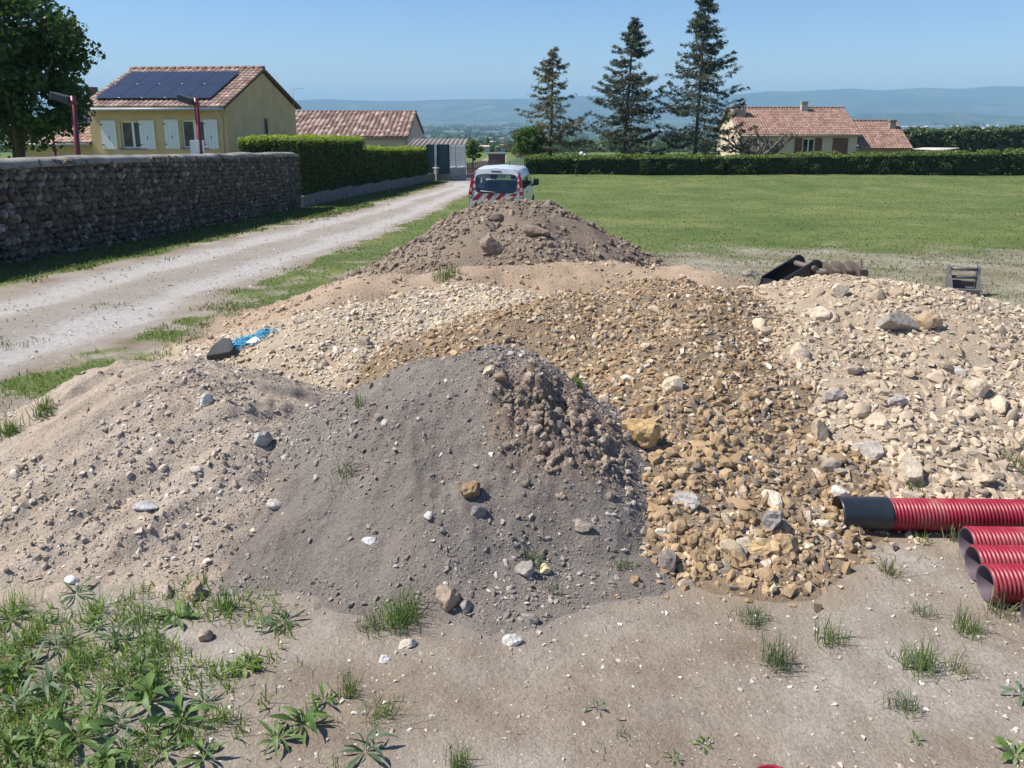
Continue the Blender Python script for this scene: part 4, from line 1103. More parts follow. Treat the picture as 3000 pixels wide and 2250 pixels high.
WHITE = simple('white_paint', (0.82, 0.81, 0.80), 0.5, 0.04, 5, 0.1, 60, 0.002)
def window(root, x0, x1, z0, z1, y, fm, bar=True, fr=0.06):
    w_ = MB().bx(x0, x1, y + .10, y + .16, z0, z0 + fr).bx(x0, x1, y + .10, y + .16, z1 - fr, z1).bx(x0, x0 + fr, y + .10, y + .16, z0 + fr, z1 - fr).bx(x1 - fr, x1, y + .10, y + .16, z0 + fr, z1 - fr)
    xm = (x0 + x1) / 2
    if bar: w_.bx(xm - .06, xm + .06, y + .095, y + .155, z0 + fr, z1 - fr)
    w_o = w_.build('window', fm, root)
    MB().bx(x0 + fr * .5, x1 - fr * .5, y + .125, y + .135, z0 + fr * .5, z1 - fr * .5).build('pane', GLASS, w_o)
    return w_o
def shutter(root, x0, x1, z0, z1, y, m, iron):
    s_ = MB(); nb = 4; wd = (x1 - x0) / nb
    for i in range(nb): s_.bx(x0 + i * wd + .004, x0 + (i + 1) * wd - .004, y - .055, y - .02, z0, z1)
    s_.bx(x0 + .01, x1 - .01, y - .019, y - .004, z0 + .02, z1 - .02)
    so_ = s_.build('shutter', m, root)
    h_ = MB()
    for zz in (z0 + .2, z1 - .2): h_.bx(x0 - .03, x0 + .1, y - .07, y - .058, zz - .02, zz + .02)
    h_.bx(x0 + (x1 - x0) * .5 - .015, x0 + (x1 - x0) * .5 + .015, y - .07, y - .058, z0 + .45, z0 + .6)
    h_.build('hinges', iron, so_)
    return so_
IRON = simple('black_iron', (0.03, 0.03, 0.032), 0.5, 0.2, 20, 0)
# --- yellow house with solar panels
ang = math.atan2(at(640, 235, 47).x - at(492, 300, 38.5).x, 47 - 38.5)
hx0 = at(492, 300, 38.5).x
H1 = empty('yellow_house', (hx0, 38.5, float(g(hx0, 38.5)) - 0.1), -ang, 'yellow rendered house with solar panels on its tiled roof and white shutters', 'house')
yel = simple('yellow_render', (0.68, 0.475, 0.25), 0.95, 0.10, 1.3, 0.5, 70, 0.004)
T1 = tile_mat('roof_tile_sand', (0.32, 0.22, 0.17), (0.46, 0.345, 0.28))
W1 = -lp(H1, 196, 290, 0).x; D1 = 8.4
ze = lp(H1, 490, 231, -.4).z; zr = lp(H1, 567, 149, D1 / 2).z; ymid = D1 / 2
hl = []
def drect(root, a, b_, c, d, y=0): p = lp(root, a, (c + d) / 2, y); q = lp(root, b_, (c + d) / 2, y); zt = lp(root, (a + b_) / 2, c, y).z; zb = lp(root, (a + b_) / 2, d, y).z; return (p.x, q.x, zb, zt)
win1 = drect(H1, 261, 311, 262, 320); win2 = drect(H1, 393, 446, 260, 319)
wall_holes(H1, 'front_wall', -W1, 0, 0, ze - .02, 0, [win1, win2], yel)
m_ = MB()
m_.add([(0, 0, 0), (0, D1, 0), (0, D1, ze - .02), (0, ymid, zr - .14), (0, 0, ze - .02)], [(0, 1, 2, 3, 4)])
m_.build('gable_wall', yel, H1)
m_ = MB(); m_.add([(-W1, 0, 0), (-W1, D1, 0), (-W1, D1, ze - .02), (-W1, ymid, zr - .14), (-W1, 0, ze - .02)], [(0, 4, 3, 2, 1)])
m_.add([(-W1, D1, 0), (0, D1, 0), (0, D1, ze - .02), (-W1, D1, ze - .02)], [(0, 1, 2, 3)]); m_.build('back_wall', yel, H1)
ov, og = 0.45, 0.18
slp = (zr - ze) / (ymid + ov)
wood = simple('fascia_wood', (0.16, 0.10, 0.06), 0.8, 0.2, 8, 0.2)
rf = MB()
rf.add([(-W1 - og, -ov, ze - .10), (og, -ov, ze - .10), (og, ymid, zr - .10), (-W1 - og, ymid, zr - .10), (-W1 - og, -ov, ze - .02), (og, -ov, ze - .02), (og, ymid, zr - .02), (-W1 - og, ymid, zr - .02)], [(0, 1, 2, 3), (4, 5, 6, 7), (0, 1, 5, 4), (0, 3, 7, 4), (1, 2, 6, 5)])
rf.add([(-W1 - og, D1 + ov, ze - .10), (og, D1 + ov, ze - .10), (og, ymid, zr - .10), (-W1 - og, ymid, zr - .10), (-W1 - og, D1 + ov, ze - .02), (og, D1 + ov, ze - .02), (og, ymid, zr - .02), (-W1 - og, ymid, zr - .02)], [(0, 1, 2, 3), (4, 5, 6, 7), (0, 1, 5, 4), (0, 3, 7, 4), (1, 2, 6, 5)])
rfo = rf.build('roof', wood, H1)
tiled(rfo, (-W1 - og, -ov, ze), (W1 + 2 * og, 0, 0), (0, ymid + ov, zr - ze), T1)
tiled(rfo, (-W1 - og, D1 + ov, ze), (W1 + 2 * og, 0, 0), (0, -(D1 + ov - ymid), zr - ze), T1)
ridge_tiles(rfo, (-W1 - og, ymid, zr + .04), (og, ymid, zr + .04), T1)
pan = newmat('solar_cells'); m, t, b, _ = pan
b.inputs['Roughness'].default_value = 0.22
n = tnoise(t, 6, 3); r = ramp(t, [(0.3, (0.022, 0.028, 0.05)), (0.7, (0.035, 0.04, 0.065))]); t.links.new(n.outputs[0], r.inputs[0]); t.links.new(r.outputs[0], b.inputs['Base Color'])
PAN = m; b.inputs['Specular IOR Level'].default_value = .3
sv = Vector((0, ymid + ov, zr - ze)); sl_ = sv.length; sn = sv.normalized(); nn = Vector((0, -sn.z, sn.y))
cw = (W1 + 2 * og) * 0.80 / 5; rh = sl_ * 0.71 / 2
clipm = simple('clip_metal', (0.7, 0.7, 0.7), 0.4, 0.1, 5, 0)
for i in range(5):
    for j in range(2):
        c = Vector((-W1 - og + (W1 + 2 * og) * 0.07 + (i + .5) * cw, -ov, ze)) + sn * (sl_ * 0.13 + (j + .5) * rh) + nn * 0.16
        Mx = Matrix((Vector((1, 0, 0)), sn, nn)).transposed()
        p_ = MB().box(c, (cw - .02, rh - .02, .04), M=Mx).build('solar_panel', PAN, H1)
        MB().box(c + nn * .024 + Vector((-cw / 2 + .06, 0, 0)) + sn * (-rh / 2 + .05), (.07, .05, .012), M=Mx).build('clip', clipm, p_)
gut = simple('zinc_gutter', (0.42, 0.44, 0.46), 0.45, 0.1, 5, 0)
MB().tube([(-W1 - og, -ov - .06, ze - .10), (og - .05, -ov - .06, ze - .10)], .07, 10).build('gutter', gut, H1)
MB().tube([(-.25, -ov - .04, ze - .16), (-.25, -.30, ze - .32), (-.2, -.06, ze - .55), (-.2, -.06, .2)], .045, 8).build('downpipe', simple('cream_pipe', (0.6, 0.52, 0.38), 0.5, .05, 5, 0), H1)
for wr, sL, sR in ((win1, drect(H1, 221, 253, 260, 322), drect(H1, 303, 336, 260, 322)), (win2, drect(H1, 357, 388, 258, 321), drect(H1, 442, 472, 258, 321))):
    window(H1, wr[0], wr[1], wr[2], wr[3], 0, WHITE)
    shutter(H1, *sL, 0, WHITE, IRON); shutter(H1, *sR, 0, WHITE, IRON)
    MB().bx(wr[0] - .1, wr[1] + .1, -.06, .05, wr[2] - .07, wr[2] - .003).build('window_sill', cop, H1)
gy = lp(H1, 574, 275, xl=0).y; gz0, gz1 = lp(H1, 574, 296, xl=0).z, lp(H1, 574, 257, xl=0).z
MB().bx(0.003, 0.03, gy - .12, gy + .12, gz0, gz1).build('slit_window', GLASS, H1)
MB().bx(0.003, 0.05, gy - .17, gy - .121, gz0 - .05, gz1 + .05).bx(0.003, 0.05, gy + .121, gy + .17, gz0 - .05, gz1 + .05).build('window_frame', cop, H1)
MB().tube([(og, D1 - .6, ze + .1), (og, D1 - .6, ze + 1.15)], .012, 5).tube([(og - .05, D1 - .9, ze + .95), (og + .5, D1 - .2, ze + 1.05)], .01, 5).build('antenna', gut, H1)
# side wing of the yellow house
zwe = lp(H1, 190, 309, -.2).z; zwr = lp(H1, 190, 225, 5).z; wl = -lp(H1, 20, 300, 0).x
MB().bx(-wl, -W1 - .003, 0.4, 8.0, 0, zwe - .03).build('side_wing_wall', yel, H1)
wrf = MB(); wrf.add([(-wl - .2, -.1, zwe - .09), (-W1 - .004, -.1, zwe - .09), (-W1 - .004, 4.8, zwr - .09), (-wl - .2, 4.8, zwr - .09), (-wl - .2, -.1, zwe - .01), (-W1 - .004, -.1, zwe - .01), (-W1 - .004, 4.8, zwr - .01), (-wl - .2, 4.8, zwr - .01)], [(0, 1, 2, 3), (4, 5, 6, 7), (0, 1, 5, 4), (0, 3, 7, 4), (1, 2, 6, 5), (2, 3, 7, 6)])
wro = wrf.build('side_wing_roof', wood, H1)
tiled(wro, (-wl - .2, -.1, zwe), (wl + .2 - W1 - .01, 0, 0), (0, 4.9, zwr - zwe), T1)
sv2 = Vector((0, 4.9, zwr - zwe)); s2 = sv2.normalized(); n2 = Vector((0, -s2.z, s2.y)); M2 = Matrix((Vector((1, 0, 0)), s2, n2)).transposed()
for i in range(3):
    c = Vector((-W1 - .62 - i * 1.15, -.1, zwe)) + s2 * (sv2.length * .55) + n2 * .16
    MB().box(c, (1.12, 1.75, .04), M=M2).build('solar_panel', PAN, H1)
MB().tube([(-wl - .2, -.18, zwe - .08), (-W1 - .02, -.18, zwe - .08)], .06, 8).build('gutter', gut, H1)
c = lp(H1, 197, 200, 6.0); zt = lp(H1, 197, 188, 6.0).z
MB().bx(c.x - .19, c.x + .19, 5.8, 6.2, zwr - 1.2, zt - .25).bx(c.x - .25, c.x + .25, 5.75, 6.25, zt - .25, zt).build('chimney', simple('dark_chimney', (0.06, 0.05, 0.05), 0.6, .2, 4, 0), H1)

# --- pink house with canal tiles
zb2 = float(g(-9, 70))
xr2 = at(880, 300, 70).x
H2 = empty('pink_house', (xr2, 70, zb2), 0, 'low pinkish house with a ribbed canal tile roof behind the laurel hedges', 'house')
pk = simple('pink_render', (0.62, 0.49, 0.44), 0.95, 0.06, 1, 0.4, 50, 0.004)
T2 = tile_mat('canal_tile', (0.27, 0.18, 0.145), (0.48, 0.36, 0.31))
ze2 = lp(H2, 880, 296, -.4).z; zr2 = lp(H2, 895, 243, 6).z; W2 = -lp(H2, 560, 300, 0).x
wd2 = drect(H2, 811, 839, 314, 340)
wall_holes(H2, 'front_wall', -W2, 0, 0, ze2, 0, [wd2], pk)
window(H2, *wd2, 0, wood)
MB().add([(0, 0, 0), (0, 12, 0), (0, 12, ze2 - .02), (0, 6, zr2 - .15), (0, 0, ze2 - .02)], [(0, 1, 2, 3, 4)]).build('gable_wall', pk, H2)
r2 = MB()
for sgn in (0, 1):
    ye_ = -.4 if sgn == 0 else 12.4
    r2.add([(-W2, ye_, ze2 - .1), (.15, ye_, ze2 - .1), (.15, 6, zr2 - .1), (-W2, 6, zr2 - .1), (-W2, ye_, ze2 - .02), (.15, ye_, ze2 - .02), (.15, 6, zr2 - .02), (-W2, 6, zr2 - .02)], [(0, 1, 2, 3), (4, 5, 6, 7), (0, 1, 5, 4), (0, 3, 7, 4), (1, 2, 6, 5)])
r2o = r2.build('roof', wood, H2)
tiled(r2o, (-W2, -.4, ze2), (W2 + .15, 0, 0), (0, 6.4, zr2 - ze2), T2, pw=0.40, rowl=0.55, amp=0.12)
tiled(r2o, (-W2, 12.4, ze2), (W2 + .15, 0, 0), (0, -6.4, zr2 - ze2), T2, pw=0.40, rowl=0.55, amp=0.10)
ridge_tiles(r2o, (-W2, 6, zr2 + .05), (.15, 6, zr2 + .05), T2, .14)
MB().tube([(-W2, -.48, ze2 - .1), (.1, -.48, ze2 - .1)], .07, 8).tube([(-.15, -.44, ze2 - .15), (.0, -.1, ze2 - .6), (-.0, -.1, .1)], .05, 8).build('gutter', simple('brown_gutter', (0.28, 0.2, 0.16), .5, .1, 4, 0), H2)
sw = lp(H2, 849, 302, xl=0) if False else None
MB().bx(.003, .04, 5.6, 6.4, ze2 - 1.4, ze2 - .8).build('vent_window', GLASS, H2)

# --- tiled house on the right
yh3 = 88.0; x30 = at(1596, 300, yh3).x
H3 = empty('tiled_house', (x30, yh3 + .5, float(g(30, 88))), 0, 'cream house with salmon tiled roof, brown shutters and a lower block at right', 'house')
crm = simple('cream_render', (0.60, 0.49, 0.36), 0.95, 0.06, 0.8, 0.4, 40, 0.004)
T3 = tile_mat('salmon_tile', (0.29, 0.18, 0.14), (0.345, 0.225, 0.175))
W3 = lp(H3, 1852, 300, 0).x; D3 = 10.0
ze3 = lp(H3, 1858, 291, -.5).z; zr3 = lp(H3, 1818, 234, D3 / 2).z
w3 = drect(H3, 1734, 1758, 300, 340); w4 = drect(H3, 1656, 1672, 302, 324)
wall_holes(H3, 'front_wall', .3, W3, 0, ze3 - .02, 0, [w3, w4], crm)
window(H3, *w3, 0, WHITE); window(H3, *w4, 0, WHITE)
brn = simple('brown_shutter_paint', (0.17, 0.06, 0.04), 0.6, 0.15, 6, 0.1)
for a, b_ in ((1716, 1732), (1760, 1775), (1798, 1831)):
    shutter(H3, *drect(H3, a, b_, 298, 336), 0, brn, IRON)
for xx, nm in ((.3, 'left_gable_wall'), (W3, 'right_gable_wall')):
    MB().add([(xx, 0, 0), (xx, D3, 0), (xx, D3, ze3 - .02), (xx, D3 / 2, zr3 - .15), (xx, 0, ze3 - .02)], [(0, 1, 2, 3, 4)]).build(nm, crm, H3)
r3 = MB()
for ye_ in (-.5, D3 + .5):
    r3.add([(0, ye_, ze3 - .12), (W3 + .3, ye_, ze3 - .12), (W3 + .3, D3 / 2, zr3 - .12), (0, D3 / 2, zr3 - .12), (0, ye_, ze3 - .02), (W3 + .3, ye_, ze3 - .02), (W3 + .3, D3 / 2, zr3 - .02), (0, D3 / 2, zr3 - .02)], [(0, 1, 2, 3), (4, 5, 6, 7), (0, 1, 5, 4), (0, 3, 7, 4), (1, 2, 6, 5)])
r3o = r3.build('roof', wood, H3)
tiled(r3o, (0, -.5, ze3), (W3 + .3, 0, 0), (0, D3 / 2 + .5, zr3 - ze3), T3, pw=.30, rowl=.38, amp=.05)
tiled(r3o, (0, D3 + .5, ze3), (W3 + .3, 0, 0), (0, -D3 / 2 - .5, zr3 - ze3), T3, pw=.30, rowl=.38, amp=.05)
ridge_tiles(r3o, (0, D3 / 2, zr3 + .05), (W3 + .3, D3 / 2, zr3 + .05), T3, .13)
MB().tube([(0, -.58, ze3 - .1), (W3 + .3, -.58, ze3 - .1)], .07, 8).build('gutter', simple('grey_gutter', (0.3, 0.27, 0.25), .5, .1, 4, 0), H3)
def chim(px0, px1, rt, rb, yl, m):
    a = lp(H3, px0, rt, yl); b_ = lp(H3, px1, rt, yl); zt = a.z; zb = lp(H3, px0, rb, yl).z - .5
    hw = (b_.x - a.x); hc = min(.55, hw * .55)
    c_ = MB().bx(a.x, b_.x, yl, yl + hw * .7, zb, zt - hc)
    c_.bx(a.x - .06, b_.x + .06, yl - .06, yl + hw * .7 + .06, zt - .09, zt)
    for xx in (a.x, (a.x + b_.x) / 2 - .05, b_.x - .12):
        for yy in (yl, yl + hw * .7 - .12): c_.bx(xx, xx + .12, yy, yy + .12, zt - hc, zt - .09)
    c_.build('chimney', m, H3)
chm = simple('chimney_render', (0.33, 0.285, 0.24), .9, .15, 2, .4, 30, .01)
chim(1587, 1612, 225, 250, 3.0, chm); chim(1733, 1746, 219, 240, 4.2, simple('chimney_cream', (0.5, .43, .34), .9, .1, 2, .4, 30, .01))
# lower block
zs_e = lp(H3, 1970, 320, -.4).z; zs_r = lp(H3, 1925, 262, 4).z; W4 = lp(H3, 1973, 318, -.4).x
MB().bx(W3 + .01, W4 - .3, 0.2, 8, 0, zs_e - .03).build('side_block_wall', simple('side_render', (0.42, 0.30, 0.24), .95, .1, 1, .4, 40, .004), H3)
r4 = MB(); xs4 = W3 + .31
r4.add([(xs4, -.4, zs_e - .12), (W4, -.4, zs_e - .12), (W4, 4, zs_r - .12), (xs4, 4, zs_r - .12), (xs4, -.4, zs_e - .02), (W4, -.4, zs_e - .02), (W4, 4, zs_r - .02), (xs4, 4, zs_r - .02)], [(0, 1, 2, 3), (4, 5, 6, 7), (0, 1, 5, 4), (0, 3, 7, 4), (1, 2, 6, 5), (2, 3, 7, 6)])
r4o = r4.build('side_block_roof', wood, H3)
tiled(r4o, (xs4, -.4, zs_e), (W4 - xs4, 0, 0), (0, 4.4, zs_r - zs_e), T3, pw=.30, rowl=.38, amp=.05)
ridge_tiles(r4o, (xs4, 4, zs_r + .05), (W4, 4, zs_r + .05), T3, .13)
chim(1924, 1937, 259, 283, 2.6, chm)
# planks stacked right of the house
o = MB()
for k in range(5):
    a = at(1972 + k * 5, 322 - k * .6, 84); b_ = at(2040 + k * 8, 325 - k * 1.2, 80)
    o.tube([a, b_], .05, 5)
tag(o.build('plank_stack', simple('pale_planks', (0.5, 0.47, 0.42), .8, .1, 3, 0)), 'pale planks lying beside the lower tiled block above the hedge', 'planks')

# ------------------------------------------------------------------ far end of the lane: shed, fence, gate, barbecue
F0 = gpt(940, 391); F1 = gpt(1005, 386.5)
sy = F1.y + 1.5
sh = empty('garden_shed', (at(940, 330, sy).x, sy, float(g(-6, sy))), 0, 'low grey garden shed with a corrugated roof behind the lattice fence', 'shed')
gs = simple('shed_sheet', (0.17, 0.19, 0.22), .7, .15, 2, .2, 20, .01); dk = simple('shed_shade', (0.035, 0.035, 0.045), .9, .2, 3, 0)
x0 = lp(sh, 885, 330, 0).x; x1 = lp(sh, 996, 330, 0).x; zt = lp(sh, 940, 318, 0).z; xm0 = lp(sh, 918, 330, 0).x; xm1 = lp(sh, 982, 330, 0).x
MB().bx(x0, xm0, 0, 4, -.2, zt - .05).bx(xm1, x1, 0, 4, -.2, zt - .05).bx(xm0, xm1, 1.2, 4, -.2, zt - .05).build('shed_walls', gs, sh)
MB().bx(xm0, xm1, 1.15, 1.19, 0, zt - .06).build('recess_shade', dk, sh)  # near-black sheet painted in for the shade inside the open shed
us = np.linspace(x0 - .2, x1 + .3, 150); wv = .045 * np.sin(us * 2 * PI / .32)
V = []
for yy, dz in ((-.35, 0), (4.2, .35)):
    for dd in (0, .03): V.append(np.stack([us, yy + 0 * us, zt + .06 + wv + dz + dd], -1))
mI = len(us); i0 = np.arange(mI - 1)
F = [np.stack([i0, i0 + 1, 2 * mI + i0 + 1, 2 * mI + i0], -1), np.stack([mI + i0, mI + i0 + 1, 3 * mI + i0 + 1, 3 * mI + i0], -1), np.stack([i0, i0 + 1, mI + i0 + 1, mI + i0], -1)]
link('corrugated_roof', np_mesh('corrugated_roof', np.concatenate(V), np.concatenate(F), simple('roof_sheet', (0.22, 0.19, 0.17), .8, .2, 3, 0), True), sh)
# fence on its stepped wall
fe = empty('lattice_fence', (F0.x, F0.y, F0.z), 0, 'white lattice fence panels standing on a stepped pale wall at the end of the lane', 'fence')
fo = Vector(fe.location); du = Vector((F1.x - F0.x, F1.y - F0.y, 0)); Lf = du.length; du.normalize(); dn = Vector((du.y, -du.x, 0)); frz = math.atan2(du.y, du.x)
lat = simple('lattice_white', (0.50, 0.52, 0.56), .6, .1, 6, 0); cap = simple('white_cap', (0.75, 0.74, 0.72), .6, .05, 6, 0); pw_ = simple('pale_wall', (0.36, 0.32, 0.29), .9, .12, 2, .4, 30, .006)
ns = 3
for i in range(ns):
    a = Lf * i / ns; b_ = Lf * (i + 1) / ns; mid = du * ((a + b_) / 2); gl = float(g(F0.x + mid.x, F0.y + mid.y)) - fo.z
    zc = gl + .80 - .02 * i
    MB().box(mid + Vector((0, 0, zc / 2 - .2 + gl / 2)), (b_ - a - .01, .2, zc - gl + .4), frz).build('wall_step', pw_, fe)
    MB().box(mid + Vector((0, 0, zc + .035)), (b_ - a + .05, .3, .06), frz).build('cap_stone', cap, fe)
    pm = MB(); w_ = (b_ - a) * .9; h_ = 1.38
    for k in range(9): pm.box(mid + du * (-w_ / 2 + w_ * k / 8) + Vector((0, 0, zc + .1 + h_ / 2)), (.035, .03, h_), frz)
    for k in range(12): pm.box(mid + dn * .025 + Vector((0, 0, zc + .12 + h_ * k / 11)), (w_, .02, .035), frz)
    pm.build('lattice_panel', lat, fe)
    MB().box(du * b_ + Vector((0, 0, zc + .74)), (.08, .08, 1.48), frz).build('post', lat, fe)
gp = empty('sheet_gate', (F0.x, F0.y, F0.z), 0, 'dark blue green sheet gate with thin posts between the hedge and the lattice fence', 'gate')
bg_ = simple('blue_green_sheet', (0.035, 0.075, 0.09), .5, .12, 2, 0)
G0 = Vector((hx(HE.y - 1.2), HE.y - 1.2, 0)); gd = (Vector((F0.x, F0.y, 0)) - G0); gL = gd.length; gd.normalize(); gr = math.atan2(gd.y, gd.x)
q0 = at(926, 340, F0.y - .3); 
MB().box((q0.x - F0.x + .55, 0.2, 1.35), (1.5, .05, 1.9)).build('gate_panel', bg_, gp)
for k in (-.15, .55, 1.25): MB().box((q0.x - F0.x + k, .14, 1.3), (.06, .06, 1.9)).build('post', IRON, gp)
MB().box((q0.x - F0.x + .5, .15, .2), (1.7, .3, .5)).build('wall_step', plm, gp)
# picket gate and fence
gyy = F1.y + .6
pg = empty('picket_gate', (at(1050, 370, gyy).x, gyy, float(g(-1.5, gyy))), 0, 'brown wooden picket gate closing the lane behind the van', 'gate')
pb = simple('brown_pickets', (0.22, 0.145, 0.125), .8, .2, 6, 0.2)
x0 = lp(pg, 1008, 360, 0).x; x1 = lp(pg, 1092, 360, 0).x; npk = 19
me = MB().box((0, 0, .8), (.12, .03, 1.6)).add([(-.06, -.015, 1.6), (.06, -.015, 1.6), (.06, .015, 1.6), (-.06, .015, 1.6), (0, -.015, 1.7), (0, .015, 1.7)], [(0, 1, 4), (3, 5, 2), (0, 4, 5, 3), (1, 2, 5, 4)]).mesh('picket', pb)
ztop = lp(pg, 1050, 350, 0).z
for k in range(npk):
    o = link('picket', me, pg, (x0 + (x1 - x0) * (k + .5) / npk, 0, 0)); o.scale = (1, 1, ztop / 1.7 * (1.04 - .06 * math.cos(k * .33)))
MB().bx(x0, x1, .02, .06, .4, .5).bx(x0, x1, .02, .06, ztop - .5, ztop - .4).build('rail', pb, pg)
MB().bx(x0 - .45, x0 - .1, -.1, .1, -.2, ztop - .15).build('gate_post', plm, pg)
pf = empty('picket_fence', (at(1110, 370, gyy).x, gyy, float(g(0, gyy))), 0, 'pale wooden picket fence rising from the gate to the end of the dark hedge', 'fence')
pp_ = simple('pale_pickets', (0.42, 0.44, 0.40), .8, .15, 6, 0.2)
me2 = MB().box((0, 0, .8), (.07, .03, 1.6)).mesh('picket', pp_)
for k in range(9):
    px_ = 1093 + k * 4.4; q = lp(pf, px_, 360, 0.02 * k); zt_ = lp(pf, px_, 352 - k * 1.9, 0).z
    o = link('picket', me2, pf, (q.x, 0.02 * k, 0)); o.scale = (1, 1, max(.4, zt_ / 1.6))
# stone barbecue
q = at(1073, 340, 66)
bb = empty('garden_barbecue', (q.x, 66, float(g(0, 66)) - .2), 0, 'square dark stone barbecue with a brick opening behind the picket gate', 'barbecue')
zt = lp(bb, 1073, 331, 0).z; hw = (lp(bb, 1091, 340, 0).x - lp(bb, 1055, 340, 0).x) / 2
bk = simple('barbecue_stone', (0.115, 0.10, 0.095), .9, .25, 3, .5, 12, .02)
MB().bx(-hw, -hw * .35, 0, .9, 0, zt - .12).bx(hw * .35, hw, 0, .9, 0, zt - .12).bx(-hw * .35, hw * .35, .5, .9, 0, zt - .12).bx(-hw * .35, hw * .35, 0, .5, zt * .72, zt - .12).build('barbecue_body', bk, bb)
MB().bx(-hw - .07, hw + .07, -.07, .97, zt - .12, zt).build('top_slab', simple('slab', (0.2, .18, .17), .9, .2, 3, .3), bb)
MB().bx(-hw * .4, hw * .4, -.03, .02, zt * .62, zt * .715).build('lintel', simple('brick_red', (0.25, .13, .10), .9, .2, 6, .3), bb)

# ------------------------------------------------------------------ floodlight poles behind the wall
redp = simple('dark_red_paint', (0.17, 0.018, 0.03), .45, .15, 6, 0); lampm = simple('lamp_housing', (0.055, 0.06, 0.065), .5, .2, 5, 0); lg_ = simple('lamp_lens', (0.35, .37, .38), .2, .1, 5, 0)
def pole(px0, row0, px1, row1, Y, lab, lens=1.0, box=False):
    b0 = at(px0, row0, Y); zg = float(g(b0.x, Y)); tp = at(px1, row1, Y)
    ro = empty('floodlight_pole', (tp.x, Y, zg), 0, lab, 'floodlight', 'floodlight poles behind the stone wall')
    h_ = tp.z - zg
    lean = Vector((0, 0, 0))
    bs = Vector((b0.x - tp.x, 0, b0.z - zg)); d_ = (Vector((0, 0, h_)) - bs); bt = bs - d_ * (bs.z / d_.z)
    MB().tube([bt, (0, 0, h_)], .065, 10).build('pole', redp, ro)
    if lens:
        s_ = lens
        head = MB()
        head.add([(-.12 * s_, -.18 * s_, h_ - .02), (-.12 * s_, .18 * s_, h_ - .02), (-.12 * s_, -.18 * s_, h_ - .34 * s_), (-.12 * s_, .18 * s_, h_ - .34 * s_),
                  (-.75 * s_, -.2 * s_, h_ + .10), (-.75 * s_, .2 * s_, h_ + .10), (-.85 * s_, -.2 * s_, h_ - .06), (-.85 * s_, .2 * s_, h_ - .06)],
                 [(0, 1, 5, 4), (2, 6, 7, 3), (4, 5, 7, 6), (0, 4, 6, 2), (1, 3, 7, 5), (0, 2, 3, 1)])
        hd = head.build('lamp_head', lampm, ro, bevel=.02)
        MB().add([(-.84 * s_, -.17 * s_, h_ - .075), (-.84 * s_, .17 * s_, h_ - .075), (-.2 * s_, .15 * s_, h_ - .345 * s_), (-.2 * s_, -.15 * s_, h_ - .345 * s_)], [(0, 1, 2, 3)]).build('lens', lg_, hd)
        MB().bx(-.13 * s_, .07, -.075, .075, h_ - .22, h_ - .12).build('bracket', redp, ro)
    if box:
        zb = at(px0, 312, Y).z - zg
        MB().bx(-.20, .02, -.20, -.08, zb - .3, zb + .12).build('junction_box', WHITE, ro)
        MB().bx(.11, .15, -.1, -.06, zb - .3, zb + .12).build('white_strip', WHITE, ro)
    return ro
pole(168, 325, 157, 207, 21.5, 'dark red floodlight pole at the far left in front of the leafy tree', .66)
pole(433, 322, 423, 211, 23.5, 'dark red floodlight pole with a white box standing before the yellow house window', .62, True)
pole(117, 325, 113, 298, 30, 'short thin red pole showing between the leafy tree and the low wing roof', 0)

# ------------------------------------------------------------------ leafy tree at the left
def limb_tree(name, lab, cat, base, crown_c, cr, n_leaf, size, lm, bm_, trunk_r=.22, nl=9, seed=3, group=None, clusters=90):
    rg_ = random.Random(seed); r2_ = np.random.default_rng(seed)
    root = empty(name, base, 0, lab, cat, group); b0 = Vector(base); cc = Vector(crown_c) - b0
    tr = MB(); tr.tube([(0, 0, -.2), (0, 0, cc.z * .3), cc * .6, cc + Vector((0, 0, cr[2] * .4))], [trunk_r, trunk_r * .85, trunk_r * .6, .04], 9)
    ends = []
    for k in range(nl):
        a_ = 2 * PI * k / nl + rg_.uniform(-.3, .3); e_ = rg_.uniform(-.3, .8); st = cc * rg_.uniform(.35, .8)
        en = cc + Vector((math.cos(a_) * cr[0] * .8, math.sin(a_) * cr[1] * .8, e_ * cr[2] * .8)); mid = st.lerp(en, .5) + Vector((0, 0, .3))
        tr.tube([st, mid, en], [trunk_r * .4, trunk_r * .25, .02], 6); ends.append(en)
    tr.build('trunk', bm_, root)
    # clustered leaves
    C = r2_.normal(size=(clusters, 3)); C /= np.linalg.norm(C, axis=1, keepdims=True); C *= (r2_.random((clusters, 1)) ** .45)
    C = C * np.array(cr) * .92 + np.array(cc); cs = r2_.uniform(.16, .30, clusters) * min(cr)
    pick = r2_.integers(0, clusters, n_leaf); D_ = r2_.normal(size=(n_leaf, 3)); D_ /= np.linalg.norm(D_, axis=1, keepdims=True)
    P = C[pick] + D_ * (cs[pick] * r2_.random(n_leaf) ** .4)[:, None] * np.array([1, 1, .75])
    quads('crown', P, size * r2_.uniform(.6, 1.2, n_leaf), lm, root, nrm=D_, flat=.5, aspect=.8, rg=r2_, rnd=np.clip(r2_.random(n_leaf) * .6 + r2_.random(clusters)[pick] * .4, 0, 1), down=.3)
    return root
bark = simple('bark', (0.10, 0.085, 0.07), .95, .3, 6, .8, 25, .02)
TL = leaf_mat('tree_leaf', (0.028, 0.065, 0.022), (0.085, 0.14, 0.04), trans=.3)
tb = at(35, 330, 24)
tc_ = at(45, 120, 24)
limb_tree('leafy_tree', 'big dense leafy tree rising behind the wall at the top left corner', 'tree', (tb.x, 24, float(g(tb.x, 24))), (tc_.x - .2, 24, tc_.z), (2.05, 2.4, 2.85), 21000, .16, TL, bark, .22, 10, 5, clusters=230)
lo = at(60, 250, 23.5)
